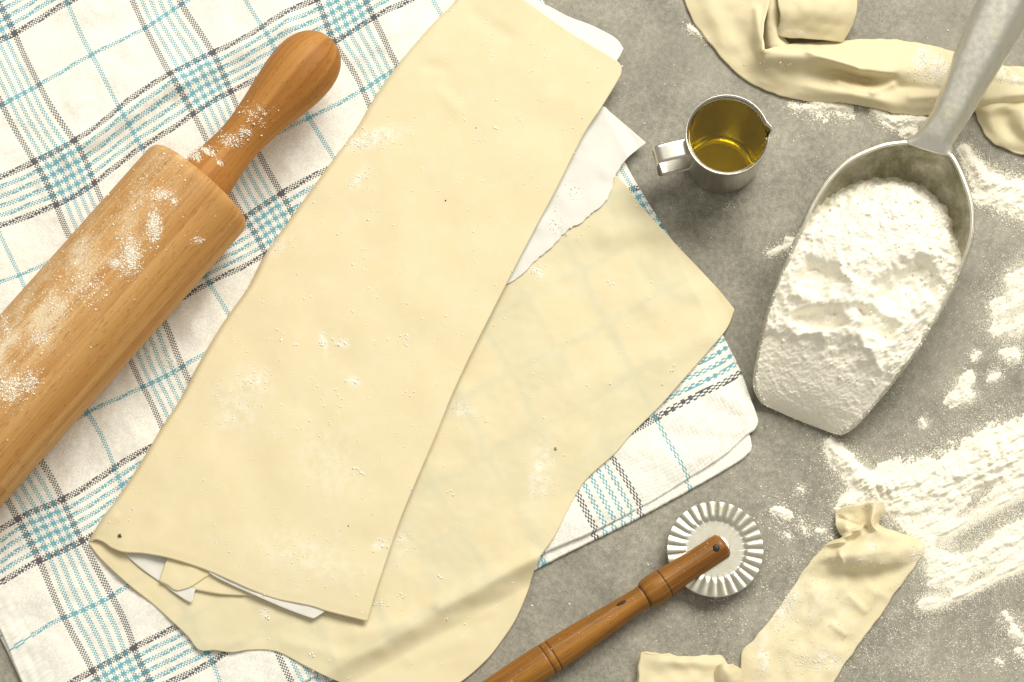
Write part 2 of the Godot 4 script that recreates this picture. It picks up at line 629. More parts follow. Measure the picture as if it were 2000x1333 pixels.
func make_towel() -> void:
	var t := thing("kitchen_towel")
	tag(t, "white cotton kitchen towel with dark grey and blue checks, folded under the dough", "towel")
	var low := patch([-700, -175, -30, -520, 640, -845], [640, -845, 870, -345, 1220, 340, 1400, 690, 1455, 830, 1467, 868, 1466, 880], [158, 1600, 600, 1352, 1050, 1108, 1250, 1008, 1400, 925, 1452, 893, 1466, 880], [-700, -175, -430, 375, 0, 1240, 48, 1340, 158, 1600], 200, 120, func(p, u, v): return 2.4 + 0.5 * N(p.x, p.y, 0.02), 0.004)
	build_sheet("base_layer", low, 2.2, M.towel, t, null, func(w): return towel_uv(w) + Vector2(0.02, 0.10))
	var up := patch([-700, -190, -30, -520, 640, -850], [640, -850, 870, -350, 1060, 5, 1226, 332, 1340, 520, 1410, 656, 1446, 730, 1474, 805, 1479, 825, 1474, 838], [155, 1560, 600, 1326, 1064, 1078, 1160, 1036, 1260, 985, 1350, 930, 1420, 884, 1456, 850, 1474, 838], [-700, -190, -430, 360, 0, 1226, 45, 1333, 155, 1560], 330, 430, func(p, u, v):
		var e := minf(minf(u * 1500, (1 - u) * 1500), minf(v * 1380, (1 - v) * 1380))
		return towel_h(p) * (0.82 + 0.18 * smoothstep(0.0, 22.0, e)), 0.004)
	build_sheet("folded_layer", up, 2.4, M.towel, t, null, func(w): return towel_uv(w))
	# loose fibres along the cut and folded edges
	var xf := []
	var cv := curve([600, 1352, 1050, 1108, 1250, 1008, 1400, 925, 1452, 893])
	var cv2 := curve([600, 1326, 1064, 1078, 1160, 1036, 1260, 985, 1350, 930, 1420, 884, 1456, 850])
	var cv3 := curve([1226, 332, 1340, 520, 1410, 656, 1446, 730, 1474, 805])
	var cv4 := curve([0, 1226, 45, 1333, 60, 1370])
	for e in [[cv, 900, 1.5], [cv2, 700, 3.6], [cv3, 700, 3.2], [cv4, 300, 3.0]]:
		var c: Curve2D = e[0]
		for q in e[1]:
			var s := rng.randf() * c.get_baked_length()
			var p := c.sample_baked(s)
			var dir := (c.sample_baked(minf(s + 3, c.get_baked_length())) - c.sample_baked(maxf(s - 3, 0))).normalized()
			var out := Vector2(-dir.y, dir.x) * (1.0 if e[0] == cv or e[0] == cv2 else -1.0)
			if e[0] == cv4: out = -out * 1.0
			var a := out.rotated(rng.randf_range(-0.9, 0.9))
			var b := Basis(Vector3(0, 1, 0), rng.randf() * TAU)
			var d3 := Vector3(a.x, rng.randf_range(-0.3, 0.5), a.y).normalized()
			b = axis_basis(d3).scaled_local(Vector3(0.055, rng.randf_range(0.4, 0.9), 0.055) * 0.001)
			xf.append(Transform3D(b, at(p.x, p.y, e[2] + rng.randf_range(-0.8, 0.6))))
	var fib := scatter("edge_fibres", xf, M.fibre, t)
	fib.set_meta("kind", "stuff")

# ------------------------------------------------------------------ dough
func dough_col(p: Vector2, ghost := 0.0) -> Color:
	var c := Color(0.772, 0.685, 0.468)
	var n := N(p.x, p.y, 0.006)
	c = c.lerp(Color(0.75, 0.64, 0.395), clampf(0.25 + n * 0.9, 0, 1) * 0.45)
	c = c.lerp(Color(0.775, 0.70, 0.50), clampf(0.2 + N(p.x + 777, p.y, 0.02), 0, 1) * 0.4)
	if ghost > 0.0:
		# the towel's stripes show faintly through the thin sheet
		var ab := towel_uv(at(p.x, p.y, 5.0))
		var fa := absf(ab.x - roundf(ab.x))
		var fb := absf(ab.y - roundf(ab.y))
		var ga := 1.0 - smoothstep(0.11, 0.19, fa)
		var gb := 1.0 - smoothstep(0.11, 0.19, fb)
		var line := exp(-pow((fa - 0.5) / 0.028, 2.0)) + exp(-pow((fb - 0.5) / 0.028, 2.0)) + exp(-pow((fa - 0.145) / 0.03, 2.0)) + exp(-pow((fb - 0.145) / 0.03, 2.0))
		var k := maxf(maxf(ga, gb) * 0.17, minf(line, 1.0) * 0.36) * clampf(0.8 + 0.5 * S(p.x + 90, p.y, 0.006), 0.3, 1.2)
		c = c.lerp(Color(0.545, 0.585, 0.455), clampf(k * ghost, 0, 0.6))
	# flour rubbed into the surface
	var film := 0.0
	for f in smears:
		var q := Vector2((p.x - f[0]) * cos(f[4]) + (p.y - f[1]) * sin(f[4]), (p.y - f[1]) * cos(f[4]) - (p.x - f[0]) * sin(f[4]))
		q = Vector2(q.x / f[2], q.y / f[3])
		var e := q.length_squared()
		if e < 4.0: film += f[5] * exp(-e * 1.2) * clampf(0.6 + 1.3 * N(p.x, p.y, 0.045) + 0.5 * S(p.x, p.y, 0.16), 0.0, 1.6)
	film += 0.06 * smoothstep(0.05, 0.5, N(p.x, p.y + 2000.0, 0.02))
	return c.lerp(Color(0.90, 0.875, 0.80), clampf(film * 1.25, 0.0, 0.9))

# x, y, half length, half width, turn, strength
var smears := [[725, 270, 60, 16, -0.25, 0.9], [700, 350, 10, 26, 0.5, 0.7], [630, 665, 8, 20, -0.3, 0.8], [668, 668, 18, 9, 0.5, 0.7], [500, 745, 34, 24, 0.6, 0.5], [460, 800, 60, 40, 0.9, 0.35], [690, 745, 16, 9, 0.4, 0.7], [545, 480, 34, 16, -0.5, 0.4], [640, 900, 90, 60, 0.8, 0.22], [600, 1090, 120, 50, 0.3, 0.25], [742, 1068, 14, 12, 0.0, 0.7], [1055, 925, 20, 70, 0.15, 0.5], [900, 800, 30, 16, 0.4, 0.45], [785, 1060, 20, 40, 0.3, 0.3], [1050, 530, 14, 12, 0.0, 0.7], [520, 1198, 12, 10, 0.0, 0.6],
	[1830, 135, 44, 24, 0.5, 0.95], [1800, 112, 16, 20, 0.0, 0.7], [1975, 150, 34, 12, 0.5, 0.9], [1525, 1185, 26, 40, 0.6, 0.75], [1620, 1290, 40, 20, 0.3, 0.5], [1600, 1180, 80, 50, 0.6, 0.3], [1490, 1280, 14, 50, 0.0, 0.6], [1700, 1068, 12, 9, 0.0, 0.6], [1790, 1085, 14, 24, 0.6, 0.6], [1680, 1093, 16, 5, 0.0, 0.6], [1550, 60, 40, 6, 0.1, 0.5]]

func over_towel(p: Vector2) -> float:
	# 1 on the towel, 0 on the bare worktop, for something soft laid over both
	var n1 := Vector2(0.485, 0.875)     # out over the lower edge
	var n2 := Vector2(0.895, -0.446)    # out over the right edge
	var d1 := (p - Vector2(1050, 1100)).dot(n1)
	var d2 := (p - Vector2(1410, 656)).dot(n2)
	return (1.0 - smoothstep(-14.0, 34.0, d1)) * (1.0 - smoothstep(-12.0, 30.0, d2))

func low_dough_h(p: Vector2) -> float:
	var on := over_towel(p)
	var h := 1.8 + 5.2 * on + on * 0.22 * (towel_h(p) - 5.0)
	h += 0.42 * S(p.x, p.y, 0.010) + 0.05 * S(p.x, p.y, 0.03) + 0.008 * S(p.x, p.y, 0.1)
	# folds where it slumps off the towel
	h += 2.0 * ridge(p, 1040, 1090, 860, 1185, 16) + 1.4 * ridge(p, 700, 1240, 800, 1225, 22) + 1.2 * ridge(p, 660, 1290, 740, 1265, 16)
	h += 0.5 * ridge(p, 930, 1170, 1000, 1150, 15) + 0.5 * ridge(p, 880, 1215, 960, 1195, 13) + 0.5 * ridge(p, 800, 1290, 900, 1250, 16)
	h += 0.5 * ridge(p, 560, 1255, 640, 1275, 13) + 0.4 * ridge(p, 390, 1262, 470, 1255, 11)
	h += 1.6 * ridge(p, 1190, 460, 1330, 440, 26) - 0.7 * ridge(p, 1090, 520, 1250, 470, 26) + 1.1 * ridge(p, 1270, 590, 1400, 560, 26)
	h += 0.9 * ridge(p, 1300, 700, 1380, 660, 20) + 0.7 * ridge(p, 1120, 760, 1260, 700, 24)
	return h

func top_dough_h(p: Vector2, u: float) -> float:
	var h := 12.0 + 0.7 * S(p.x, p.y, 0.006) + 0.18 * S(p.x, p.y, 0.011) + 0.035 * S(p.x, p.y, 0.03) + 0.008 * S(p.x, p.y, 0.1)
	h -= 0.7 * ridge(p, 930, 30, 990, 70, 16) + 0.5 * ridge(p, 840, 130, 870, 135, 14) - 0.5 * ridge(p, 860, 180, 890, 210, 14)
	h += 0.5 * ridge(p, 300, 1000, 440, 760, 18) - 0.5 * ridge(p, 340, 1010, 480, 770, 18)
	h += 0.5 * ridge(p, 185, 1045, 225, 1010, 8)
	return h

func make_dough() -> void:
	var t := thing("dough_sheet")
	tag(t, "large sheet of pale pasta dough folded over white paper, lying on the checked towel", "dough")
	var low := patch([768, 175, 950, 235, 1120, 300, 1203, 344, 1245, 395, 1308, 465, 1370, 530, 1410, 575, 1434, 605],
		[1434, 605, 1420, 640, 1390, 677, 1330, 745, 1290, 790, 1230, 850, 1200, 885, 1150, 930, 1130, 955, 1105, 1002, 1080, 1050, 1057, 1083, 1044, 1112, 1026, 1164, 1004, 1213, 979, 1251, 948, 1290, 899, 1332, 850, 1358, 790, 1370],
		[174, 1062, 196, 1090, 245, 1136, 301, 1181, 336, 1213, 368, 1244, 389, 1269, 420, 1270, 451, 1274, 490, 1269, 539, 1272, 595, 1300, 648, 1326, 715, 1352, 790, 1370],
		[768, 175, 700, 265, 570, 440, 440, 640, 320, 840, 240, 970, 174, 1062], 300, 300, func(p, u, v): return low_dough_h(p), 0.003)
	build_sheet("base_layer", low, 1.2, M.dough, t, func(p): return dough_col(p, over_towel(p)))
	M.low_pts = low
	# two inner folds that show at the open lower end
	var in2 := patch([560, 950, 700, 1000, 790, 960], [790, 960, 700, 1080, 600, 1140, 520, 1156, 497, 1163], [366, 1146, 390, 1153, 435, 1161, 470, 1163, 497, 1163], [560, 950, 440, 1080, 395, 1120, 366, 1146], 60, 60, func(p, u, v): return 8.7 + 0.3 * S(p.x, p.y, 0.02))
	build_sheet("inner_fold", in2, 1.5, M.dough, t, func(p): return dough_col(p))
	var in1 := patch([360, 1000, 480, 1030, 560, 1060], [560, 1060, 470, 1100, 411, 1121, 369, 1147, 346, 1154], [312, 1135, 328, 1143, 338, 1151, 346, 1154], [360, 1000, 335, 1075, 327, 1092, 312, 1135], 60, 60, func(p, u, v): return 9.7 + 0.3 * S(p.x, p.y, 0.02))
	build_sheet("inner_fold", in1, 1.5, M.dough, t, func(p): return dough_col(p))
	var top := patch([905, -34, 970, -28, 1021, 0, 1066, 31, 1101, 56, 1157, 91, 1196, 114, 1209, 124, 1214, 133],
		[1214, 133, 1211, 146, 1175, 206, 1140, 259, 1087, 364, 1035, 462, 979, 570, 940, 647, 909, 710, 877, 780, 849, 850, 808, 946, 779, 1016, 751, 1097, 727, 1170, 715, 1212],
		[171, 1059, 185, 1053, 200, 1057, 218, 1069, 240, 1077, 280, 1080, 325, 1088, 370, 1101, 409, 1115, 450, 1133, 495, 1153, 540, 1169, 585, 1178, 612, 1184, 636, 1192, 675, 1202, 715, 1212],
		[905, -34, 888, 3, 846, 45, 786, 115, 737, 182, 695, 252, 653, 308, 563, 433, 518, 496, 483, 563, 434, 633, 388, 710, 350, 783, 315, 836, 280, 895, 231, 971, 196, 1017, 171, 1059], 260, 330, func(p, u, v):
			var d: float = u * 560.0      # px in from the folded edge
			var roll := sqrt(clampf(1.0 - pow(1.0 - clampf(d / 20.0, 0, 1), 2.0), 0, 1))
			var tip: float = smoothstep(0.93, 1.0, v) * (1.0 - smoothstep(0.0, 0.14, u))
			return lerpf(6.6, top_dough_h(p, u), roll) - 2.8 * tip - 0.3 * smoothstep(0.985, 1.0, v), 0.004)
	build_sheet("folded_layer", top, 1.4, M.dough, t, func(p): return dough_col(p))
	M.top_pts = top
	for s in [[233, 1047, 1.1, M.speck], [680, 1088 - 60, 0.4, M.speck], [930, 250, 0.35, M.groove], [870, 392, 0.5, M.groove]]:
		var o := obj("dark_speck", M.crumb, s[3], t)
		o.position = at(s[0], s[1], top_dough_h(Vector2(s[0], s[1]), 0.5) + 0.1)
		o.scale = Vector3(1, 0.6, 0.8) * s[2] * 0.001
	var g := obj("green_speck", M.crumb, M.herb, t)
	g.position = at(1085, 877, low_dough_h(Vector2(1085, 877)) + 0.2)
	g.scale = Vector3(0.8, 0.6, 0.9) * 0.001

func torn(flat: Array, amp: float) -> Array:
	var c := curve(flat)
	var out := []
	var L := c.get_baked_length()
	var n := int(L / 5.0)
	for k in n + 1:
		var p := c.sample_baked(L * k / n)
		var w := sin(PI * clampf(float(k) / n, 0.0, 1.0))
		out.append(p.x + amp * w * rng.randf_range(-1, 1)); out.append(p.y + amp * w * rng.randf_range(-1, 1))
	return out

func make_paper() -> void:
	var hl := func(p: Vector2, u, v) -> float:
		var lift := 2.2 * smoothstep(1190.0, 1262.0, p.x) * smoothstep(420.0, 280.0, p.y) + 1.2 * smoothstep(250.0, 400.0, p.x) * smoothstep(1100, 1175, p.y)
		return maxf(low_dough_h(p), 3.6) + 1.0 + lift + 0.35 * S(p.x, p.y, 0.015)
	var right := torn([1262, 279, 1226, 308, 1206, 335, 1199, 352, 1190, 382, 1176, 402, 1160, 412, 1135, 436, 1110, 448, 1078, 482, 1050, 505, 1020, 536, 1000, 550, 988, 556], 1.4)
	right.append_array([940, 600, 760, 850, 560, 1080, 440, 1130, 384, 1150, 379, 1158, 376, 1174])
	var a := patch([1120, 238, 1177, 208, 1192, 219, 1212, 236, 1240, 260, 1262, 279], right, [236, 1073, 255, 1093, 276, 1111, 312, 1137, 340, 1158, 371, 1177, 376, 1174], [1120, 238, 800, 400, 480, 720, 300, 990, 236, 1073], 90, 420, hl)
	var o := build_sheet("parchment_sheet", a, 0.15, M.paper, self, null, null, true)
	tag(o, "white baking paper with a torn edge sticking out beside the oil cup", "baking paper")
	var b := patch([1012, -14, 1040, -6, 1062, 8, 1072, 12, 1110, 32, 1157, 50, 1196, 70, 1208, 80, 1218, 95], [1218, 95, 1207, 115, 1180, 150, 1100, 300, 930, 620, 800, 900, 690, 1100, 648, 1160, 636, 1192, 622, 1203, 612, 1209], [395, 1100, 411, 1121, 450, 1142, 495, 1162, 540, 1182, 580, 1198, 612, 1209], [1012, -14, 900, 120, 640, 500, 480, 800, 395, 1100], 80, 300, func(p, u, v): return 10.7 + 0.3 * N(p.x, p.y, 0.02) - 2.2 * smoothstep(0.03, 0.0, v) - 0.7 * smoothstep(480, 620, p.x) * smoothstep(1150, 1205, p.y) )
	o = build_sheet("parchment_sheet", b, 0.15, M.paper, self, null, null, true)
	tag(o, "white baking paper just under the top dough layer, peeping out at both ends", "baking paper")

# ------------------------------------------------------------------ rolling pin
func make_pin() -> void:
	var t := thing("rolling_pin")
	tag(t, "beech wood rolling pin dusted with flour, lying across the towel", "rolling pin")
	var r := 33.5
	var hy := 5.0 + r
	var end := at(396, 356, hy)              # middle of the barrel's end
	var far := at(-236, 1069, hy)
	var ax := (end - far).normalized()
	var b := axis_basis(-ax)                 # y runs from the handle end down the barrel
	var L := 0.245
	var prof := [8.0, 0.4, 24.0, 0.3, 28.5, 0.4, 30.4, 0.9, 31.9, 2.0, 32.9, 3.6, 33.4, 5.6, 33.5, 9.0]
	for k in range(1, 60):
		prof.append(33.5); prof.append(9.0 + k * 4.0)
	var o := obj("barrel", lathe(prof, 96, 215.0), M.barrel, t)
	o.transform = Transform3D(b, end)
	# roll the texture so that the dusted side faces up and to the light
	var hp := refined([14.6, -2.0, 14.8, 2.0, 14.2, 8.0, 12.7, 18.0, 11.9, 28.0, 12.3, 38.0, 13.9, 50.0, 16.0, 62.0, 17.6, 72.0, 18.2, 80.0, 17.7, 88.0, 15.6, 95.0, 12.0, 100.2, 8.0, 103.2, 4.0, 104.6, 0.0, 105.0], 1.2)
	var h := obj("handle", lathe(hp, 64, 110.0), M.pin_handle, t)
	h.transform = Transform3D(axis_basis(ax), end)
	# crumbs of flour clinging to the wood
	var xf := []
	for q in 5200:
		var s := 4.0 + 190.0 * rng.randf()
		var an := rng.randfn(-0.32, 0.42)          # angle from straight up, towards the light when negative
		var clump := N(s * 3.0 + an * 200.0, an * 120.0, 0.03)
		if clump < -0.02 + rng.randf() * 0.35 and q % 4: continue
		var big := 0.55 if clump > 0.25 else 0.28
		xf.append(on_pin(b, end, s, an, r, size_of_crumb(big)))
	# thicker clusters
	for c in [[315, 380, 26, 12, 90], [300, 440, 16, 34, 260], [255, 500, 22, 40, 330], [225, 515, 16, 12, 70], [340, 395, 10, 10, 20], [80, 660, 20, 18, 90], [20, 760, 30, 34, 260], [60, 745, 20, 24, 120], [10, 640, 12, 30, 60], [385, 470, 14, 8, 40], [170, 560, 40, 30, 120], [110, 590, 30, 30, 60]]:
		for q in c[4] * 9:
			var p := Vector2(c[0] + rng.randfn(0, 0.5) * c[2], c[1] + rng.randfn(0, 0.5) * c[3])
			xf.append(pin_at(b, end, p, r, 0.06 + 0.42 * pow(rng.randf(), 8.0)))
	for c in [[398, 300, 20, 14, 240, 13.5], [380, 305, 12, 16, 120, 14.5], [425, 320, 10, 8, 60, 13.6], [525, 205, 26, 18, 220, 13.6], [510, 215, 40, 30, 160, 13], [478, 258, 14, 10, 50, 12.3], [450, 275, 30, 16, 90, 12.3], [545, 175, 30, 30, 70, 14.5]]:
		for q in c[4] * 9:
			var p := Vector2(c[0] + rng.randfn(0, 0.5) * c[2], c[1] + rng.randfn(0, 0.5) * c[3])
			xf.append(pin_at(b, end, p, c[5], 0.06 + 0.4 * pow(rng.randf(), 8.0)))
	var st := scatter("flour_dusting", xf, M.flour, t)
	st.set_meta("kind", "stuff")

func on_pin(b: Basis, end: Vector3, s: float, an: float, r: float, size: float) -> Transform3D:
	# b.z points away from the worktop as far as it can; b.x sideways
	var up := b.z if b.z.y > 0 else -b.z
	var side := b.x if b.x.z > 0 else -b.x
	var n := (up * cos(an) + side * sin(an)).normalized()
	return lump(end + b.y * s * 0.001 + n * (r + size * 0.25) * 0.001, size)

func pin_at(b: Basis, end: Vector3, p: Vector2, r: float, size: float) -> Transform3D:
	# where the sight line through a plan point first meets the turned wood
	var h := 38.5 + r
	var w := Vector3.ZERO
	for k in 8:
		w = at(p.x, p.y, h)
		var s := (w - end).dot(b.y)
		var a := end + b.y * s
		var side := b.x
		var off := (w - a).dot(side) * 1000.0
		h = 38.5 + sqrt(maxf(r * r - off * off, 1.0))
	return lump(w, size)

# ------------------------------------------------------------------ oil cup
func make_cup() -> void:
	var rim := at(1421, 263, 47)
	var t := thing("oil_cup", Vector3(rim.x, 0, rim.z))
	tag(t, "small stainless steel measuring cup with a flat strap handle and pouring lip", "cup")
	var lip := func(p: Vector3, a: float) -> Vector3:
		var d := wrapf(a + 0.14, -PI, PI)
		var k := exp(-pow(d / 0.13, 2.0)) * smoothstep(30.0, 47.0, p.y)
		var r := Vector2(p.x, p.z).length()
		var f := 1.0 + 0.095 * k * smoothstep(15.0, 20.0, r)
		return Vector3(p.x * f, p.y, p.z * f)
	var prof := [0.0, 0.4, 16.5, 0.4, 18.2, 0.7, 19.4, 1.5, 20.1, 3.0, 20.4, 6.0, 20.8, 14.0, 21.2, 22.0, 21.6, 30.0, 21.9, 36.0, 22.1, 42.0, 22.3, 45.5, 22.6, 46.6, 22.5, 47.2, 22.0, 47.3, 21.6, 46.8, 21.4, 45.5, 21.2, 42.0, 21.0, 36.0, 20.7, 30.0, 20.3, 22.0, 19.9, 14.0, 19.5, 6.0, 19.0, 3.4, 17.8, 2.2, 16.0, 1.8, 0.0, 1.8]
	obj("body", lathe(prof, 128, 100.0, lip), M.steel, t)
	obj("added_bounce_disc", lathe([0.0, 1.86, 17.0, 1.86, 17.6, 2.1], 64, 100.0), M.bounce_pale, t)  # pale matt disc added over the cup floor to brighten the oil
	# strap handle: one bent strip
	var path := [20.5, 42.2, 27, 42.7, 34, 43.0, 37.6, 42.9, 39.2, 41.9, 39.8, 39.6, 39.7, 33.0, 39.0, 25.0, 38.2, 18.4, 36.8, 15.8, 34.0, 15.0, 27.0, 14.6, 20.0, 14.2]
	var e := Vector3(-0.968, 0, 0.25)
	var w := Vector3(0.25, 0, 0.968)
	var ctl := PackedVector3Array()
	for k in path.size() / 2:
		ctl.append(e * path[2 * k] + Vector3.UP * path[2 * k + 1])
	var pts := PackedVector3Array()
	var px := PackedVector2Array()
	for j in 91:
		var c := spline(ctl, j / 90.0)
		for i in 9:
			var q := (i / 8.0 - 0.5) * 9.2
			pts.append((c + w * q) * 0.001)
	obj("handle", sheet_mesh(pts, 9, 91, 0.0011, PackedColorArray(), PackedVector2Array(), true), M.steel, t)
	var ol := thing("olive_oil", Vector3(rim.x, 0, rim.z))
	tag(ol, "golden green oil filling the small steel cup", "oil")
	var op := [0.0, 1.9, 16.0, 1.9, 17.9, 2.35, 19.2, 3.5, 19.7, 6.0, 20.1, 14.0, 20.5, 22.0, 20.9, 30.0, 21.15, 36.0, 21.25, 42.6, 21.0, 42.4, 20.4, 42.15, 19.4, 42.02, 17.0, 42.0, 10.0, 42.0, 0.0, 42.0]
	obj("liquid", lathe(op, 96, 100.0), M.oil, ol)

# ------------------------------------------------------------------ scoop
var scoop_L := [1800, 278, 1758, 280, 1714, 289, 1652, 320, 1602, 378, 1566, 450, 1532, 530, 1502, 618, 1484, 698, 1477, 752, 1492, 786]
var scoop_R := [1838, 287, 1860, 308, 1880, 348, 1897, 402, 1897, 460, 1880, 515, 1835, 610, 1765, 715, 1704, 790, 1668, 830, 1640, 846]
var scoop_H := [45, 45, 45, 44.5, 43.5, 41, 35, 27, 18, 11, 6]
var scoop_D := [3, 20, 32, 41, 42, 39.5, 33.5, 25.5, 16.5, 9.4, 4.0]     # depth of the bowl below its rim

func scoop_at(k: float, w: float) -> Vector3:
	# k: station along the scoop, w: -1 left rim, 1 right rim
	var i := mini(int(k), 9)
	var f := k - i
	var get_p := func(a: Array, q: int) -> Vector3:
		q = clampi(q, 0, 10)
		return Vector3(a[2 * q], a[2 * q + 1], scoop_H[q])
	var l: Vector3 = cr1(get_p.call(scoop_L, i - 1), get_p.call(scoop_L, i), get_p.call(scoop_L, i + 1), get_p.call(scoop_L, i + 2), f)
	var r: Vector3 = cr1(get_p.call(scoop_R, i - 1), get_p.call(scoop_R, i), get_p.call(scoop_R, i + 1), get_p.call(scoop_R, i + 2), f)
	var d: float = lerpf(scoop_D[i], scoop_D[mini(i + 1, 10)], f)
	var a := at(l.x, l.y, l.z)
	var b := at(r.x, r.y, r.z)
	var an := (w * 0.5 + 0.5) * PI
	var x := -cos(an)
	var sq := pow(absf(sin(an)), 0.75)
	var xx := signf(x) * pow(absf(x), 0.85)
	var p := (a + b) * 0.5 + (b - a) * 0.5 * xx
	p.y = lerpf(a.y, b.y, xx * 0.5 + 0.5) - d * 0.001 * sq
	return p

func make_scoop() -> void:
	var t := thing("flour_scoop")
	tag(t, "worn grey aluminium scoop heaped with white flour, its handle crossing a dough strip", "scoop")
	var pts := PackedVector3Array()
	var nu := 61
	var nv := 111
	for j in nv:
		var k := 10.0 * j / (nv - 1)
		for i in nu:
			pts.append(scoop_at(k, 2.0 * i / (nu - 1) - 1.0))
	var shell := sheet_mesh(pts, nu, nv, 0.0016, PackedColorArray(), PackedVector2Array(), true)
	obj("bowl", shell, M.bowl, t)
	# rolled rim bead
	var tube := PackedVector3Array()
	for j in range(nv - 1, -1, -1):
		tube.append(pts[j * nu])
	for i in range(1, nu):
		tube.append(pts[i])
	for j in range(1, nv):
		tube.append(pts[j * nu + nu - 1])
	obj("rim", tube_mesh(tube, 0.0010, 8), M.aluminium, t)
	# handle: a channel that flares into the back of the bowl
	var rows := []
	for r in [[1772, 279, 1856, 304, 44.6, 0.4], [1790, 268, 1855, 293, 45.4, 1.6], [1803, 254, 1855, 279, 46.0, 3.0], [1818, 233, 1870, 257, 47.0, 4.0], [1832, 209, 1886, 233, 48.5, 4.5], [1856, 144, 1922, 174, 52.0, 5.0], [1880, 82, 1957, 117, 56.0, 5.0], [1915, 0, 2003, 38, 61.0, 5.0], [1958, -100, 2054, -60, 67.0, 5.0]]:
		var row := []
		for c in [[0.0, -6.0], [0.008, -2.5], [0.045, 0.25], [0.11, 0.78], [0.28, 0.95], [0.5, 1.0], [0.70, 0.9], [0.80, 0.5], [0.92, -1.2], [0.985, -3.6], [1.0, -6.5]]:
			row.append(lerpf(r[0], r[2], c[0])); row.append(lerpf(r[1], r[3], c[0]))
			var up: float = c[1]
			row.append(r[4] + (r[5] * up if up > 0 else up * clampf(r[5] / 4.0, 0.0, 1.0)))
		rows.append(row)
	var g := net(rows, 56, 80)
	obj("handle", sheet_mesh(g.pts, g.nu, g.nv, 0.0018, PackedColorArray(), PackedVector2Array(), true), M.aluminium, t)

func tube_mesh(path: PackedVector3Array, r: float, seg: int) -> ArrayMesh:
	var v := PackedVector3Array()
	var idx := PackedInt32Array()
	var n := path.size()
	for j in n:
		var d := (path[mini(j + 1, n - 1)] - path[maxi(j - 1, 0)]).normalized()
		var b := axis_basis(d, Vector3.UP if absf(d.y) < 0.9 else Vector3.RIGHT)
		for i in seg:
			var a := TAU * i / seg
			v.append(path[j] + (b.x * cos(a) + b.z * sin(a)) * r)
	for j in n - 1:
		for i in seg:
			var a := j * seg + i
			var c := j * seg + (i + 1) % seg
			idx.append_array(PackedInt32Array([a, c, a + seg, c, c + seg, a + seg]))
	return mesh_of(v, idx, PackedVector2Array(), PackedColorArray())

func flour_fill_h(k: float, w: float, p: Vector2) -> float:
	# height in mm of the flour in the scoop
	var i := clampi(int(k), 0, 9)
	var f := k - i
	var crest := [0.0, 2.0, 8.0, 29.0, 40.0, 44.0, 43.5, 39.0, 25.5, 13.5, 3.2]
	var edge := [0.0, 0.0, 0.0, 6.0, 21.0, 38.5, 36.0, 28.0, 19.0, 11.6, 5.6]
	var mid: float = lerpf(crest[i], crest[i + 1], f)
	var rim: float = lerpf(edge[i], edge[i + 1], f)
	var h := lerpf(mid, rim, pow(absf(w), lerpf(1.7, 2.8, smoothstep(3.5, 5.5, k))))
	h -= 7.0 * smoothstep(0.66, 0.98, w) * smoothstep(7.2, 5.6, k) * smoothstep(2.0, 4.0, k)
	# hollows left by fingers, and the crests between them
	var pw := p + Vector2(S(p.x, p.y, 0.03), S(p.x + 60.0, p.y, 0.03)) * 7.0
	h -= 8.5 * (1.0 - smoothstep(0.35, 1.0, pw.distance_to(Vector2(1593, 545)) / 50.0))
	h -= 10.5 * (1.0 - smoothstep(0.25, 1.0, seg_dist(pw, Vector2(1745, 580), Vector2(1792, 545)) / 56.0))
	h -= 8.0 * (1.0 - smoothstep(0.35, 1.0, seg_dist(pw, Vector2(1572, 632), Vector2(1618, 636)) / 32.0))
	h -= 7.0 * (1.0 - smoothstep(0.3, 1.0, seg_dist(pw, Vector2(1692, 630), Vector2(1728, 655)) / 32.0))
	h -= 3.0 * exp(-pow(pw.distance_to(Vector2(1512, 655)) / 20.0, 2.0))
	h += 3.5 * ridge(pw, 1660, 560, 1668, 640, 14) + 4.0 * ridge(pw, 1655, 640, 1703, 716, 15) + 3.0 * ridge(pw, 1500, 640, 1600, 668, 12) + 2.0 * ridge(pw, 1600, 668, 1650, 660, 10)
	h += 2.5 * ridge(pw, 1640, 530, 1700, 515, 18) + 2.0 * ridge(pw, 1555, 590, 1650, 598, 12)
	# lumps
	var soft := smoothstep(7.0, 8.0, k)
	var crumbly := smoothstep(5.4, 3.6, k)
	var side := smoothstep(0.35, 0.8, w) * smoothstep(8.5, 6.5, k) * 0.7
	var rough := clampf(crumbly + side, 0.0, 1.0)
	var big := clampf(1.0 - pow(cell_noise(pw.x, pw.y, 0.027) * 1.25, 2.0), 0.0, 1.0)
	var mid2 := clampf(1.0 - pow(cell_noise(p.x + 333.0, p.y, 0.075) * 1.25, 2.0), 0.0, 1.0)
	var small := clampf(1.0 - pow(cell_noise(p.x, p.y + 555.0, 0.17) * 1.3, 2.0), 0.0, 1.0)
	var patchy := smoothstep(-0.1, 0.35, S(p.x, p.y, 0.018))
	h += 1.3 * N(p.x, p.y, 0.012) * (1.0 - 0.5 * soft) + 0.40 * N(p.x, p.y, 0.06) + 0.22 * S(p.x, p.y, 0.16)
	h += (1.0 - soft) * 1.8 * (0.45 - absf(S(p.x + 21.0, p.y, 0.020))) + (1.0 - 0.6 * soft) * 0.9 * (0.4 - absf(S(p.x + 210.0, p.y, 0.055)))
	h += rough * (5.5 * big + 1.9 * mid2 + 0.7 * small - 3.0)
	h += (1.0 - rough) * patchy * (1.0 - soft * 0.6) * (1.4 * mid2 + 0.8 * small - 0.7)
	return h

func cell_noise(x: float, y: float, f: float) -> float:
	return (cn.get_noise_2d(x * f, y * f) + 1.0)

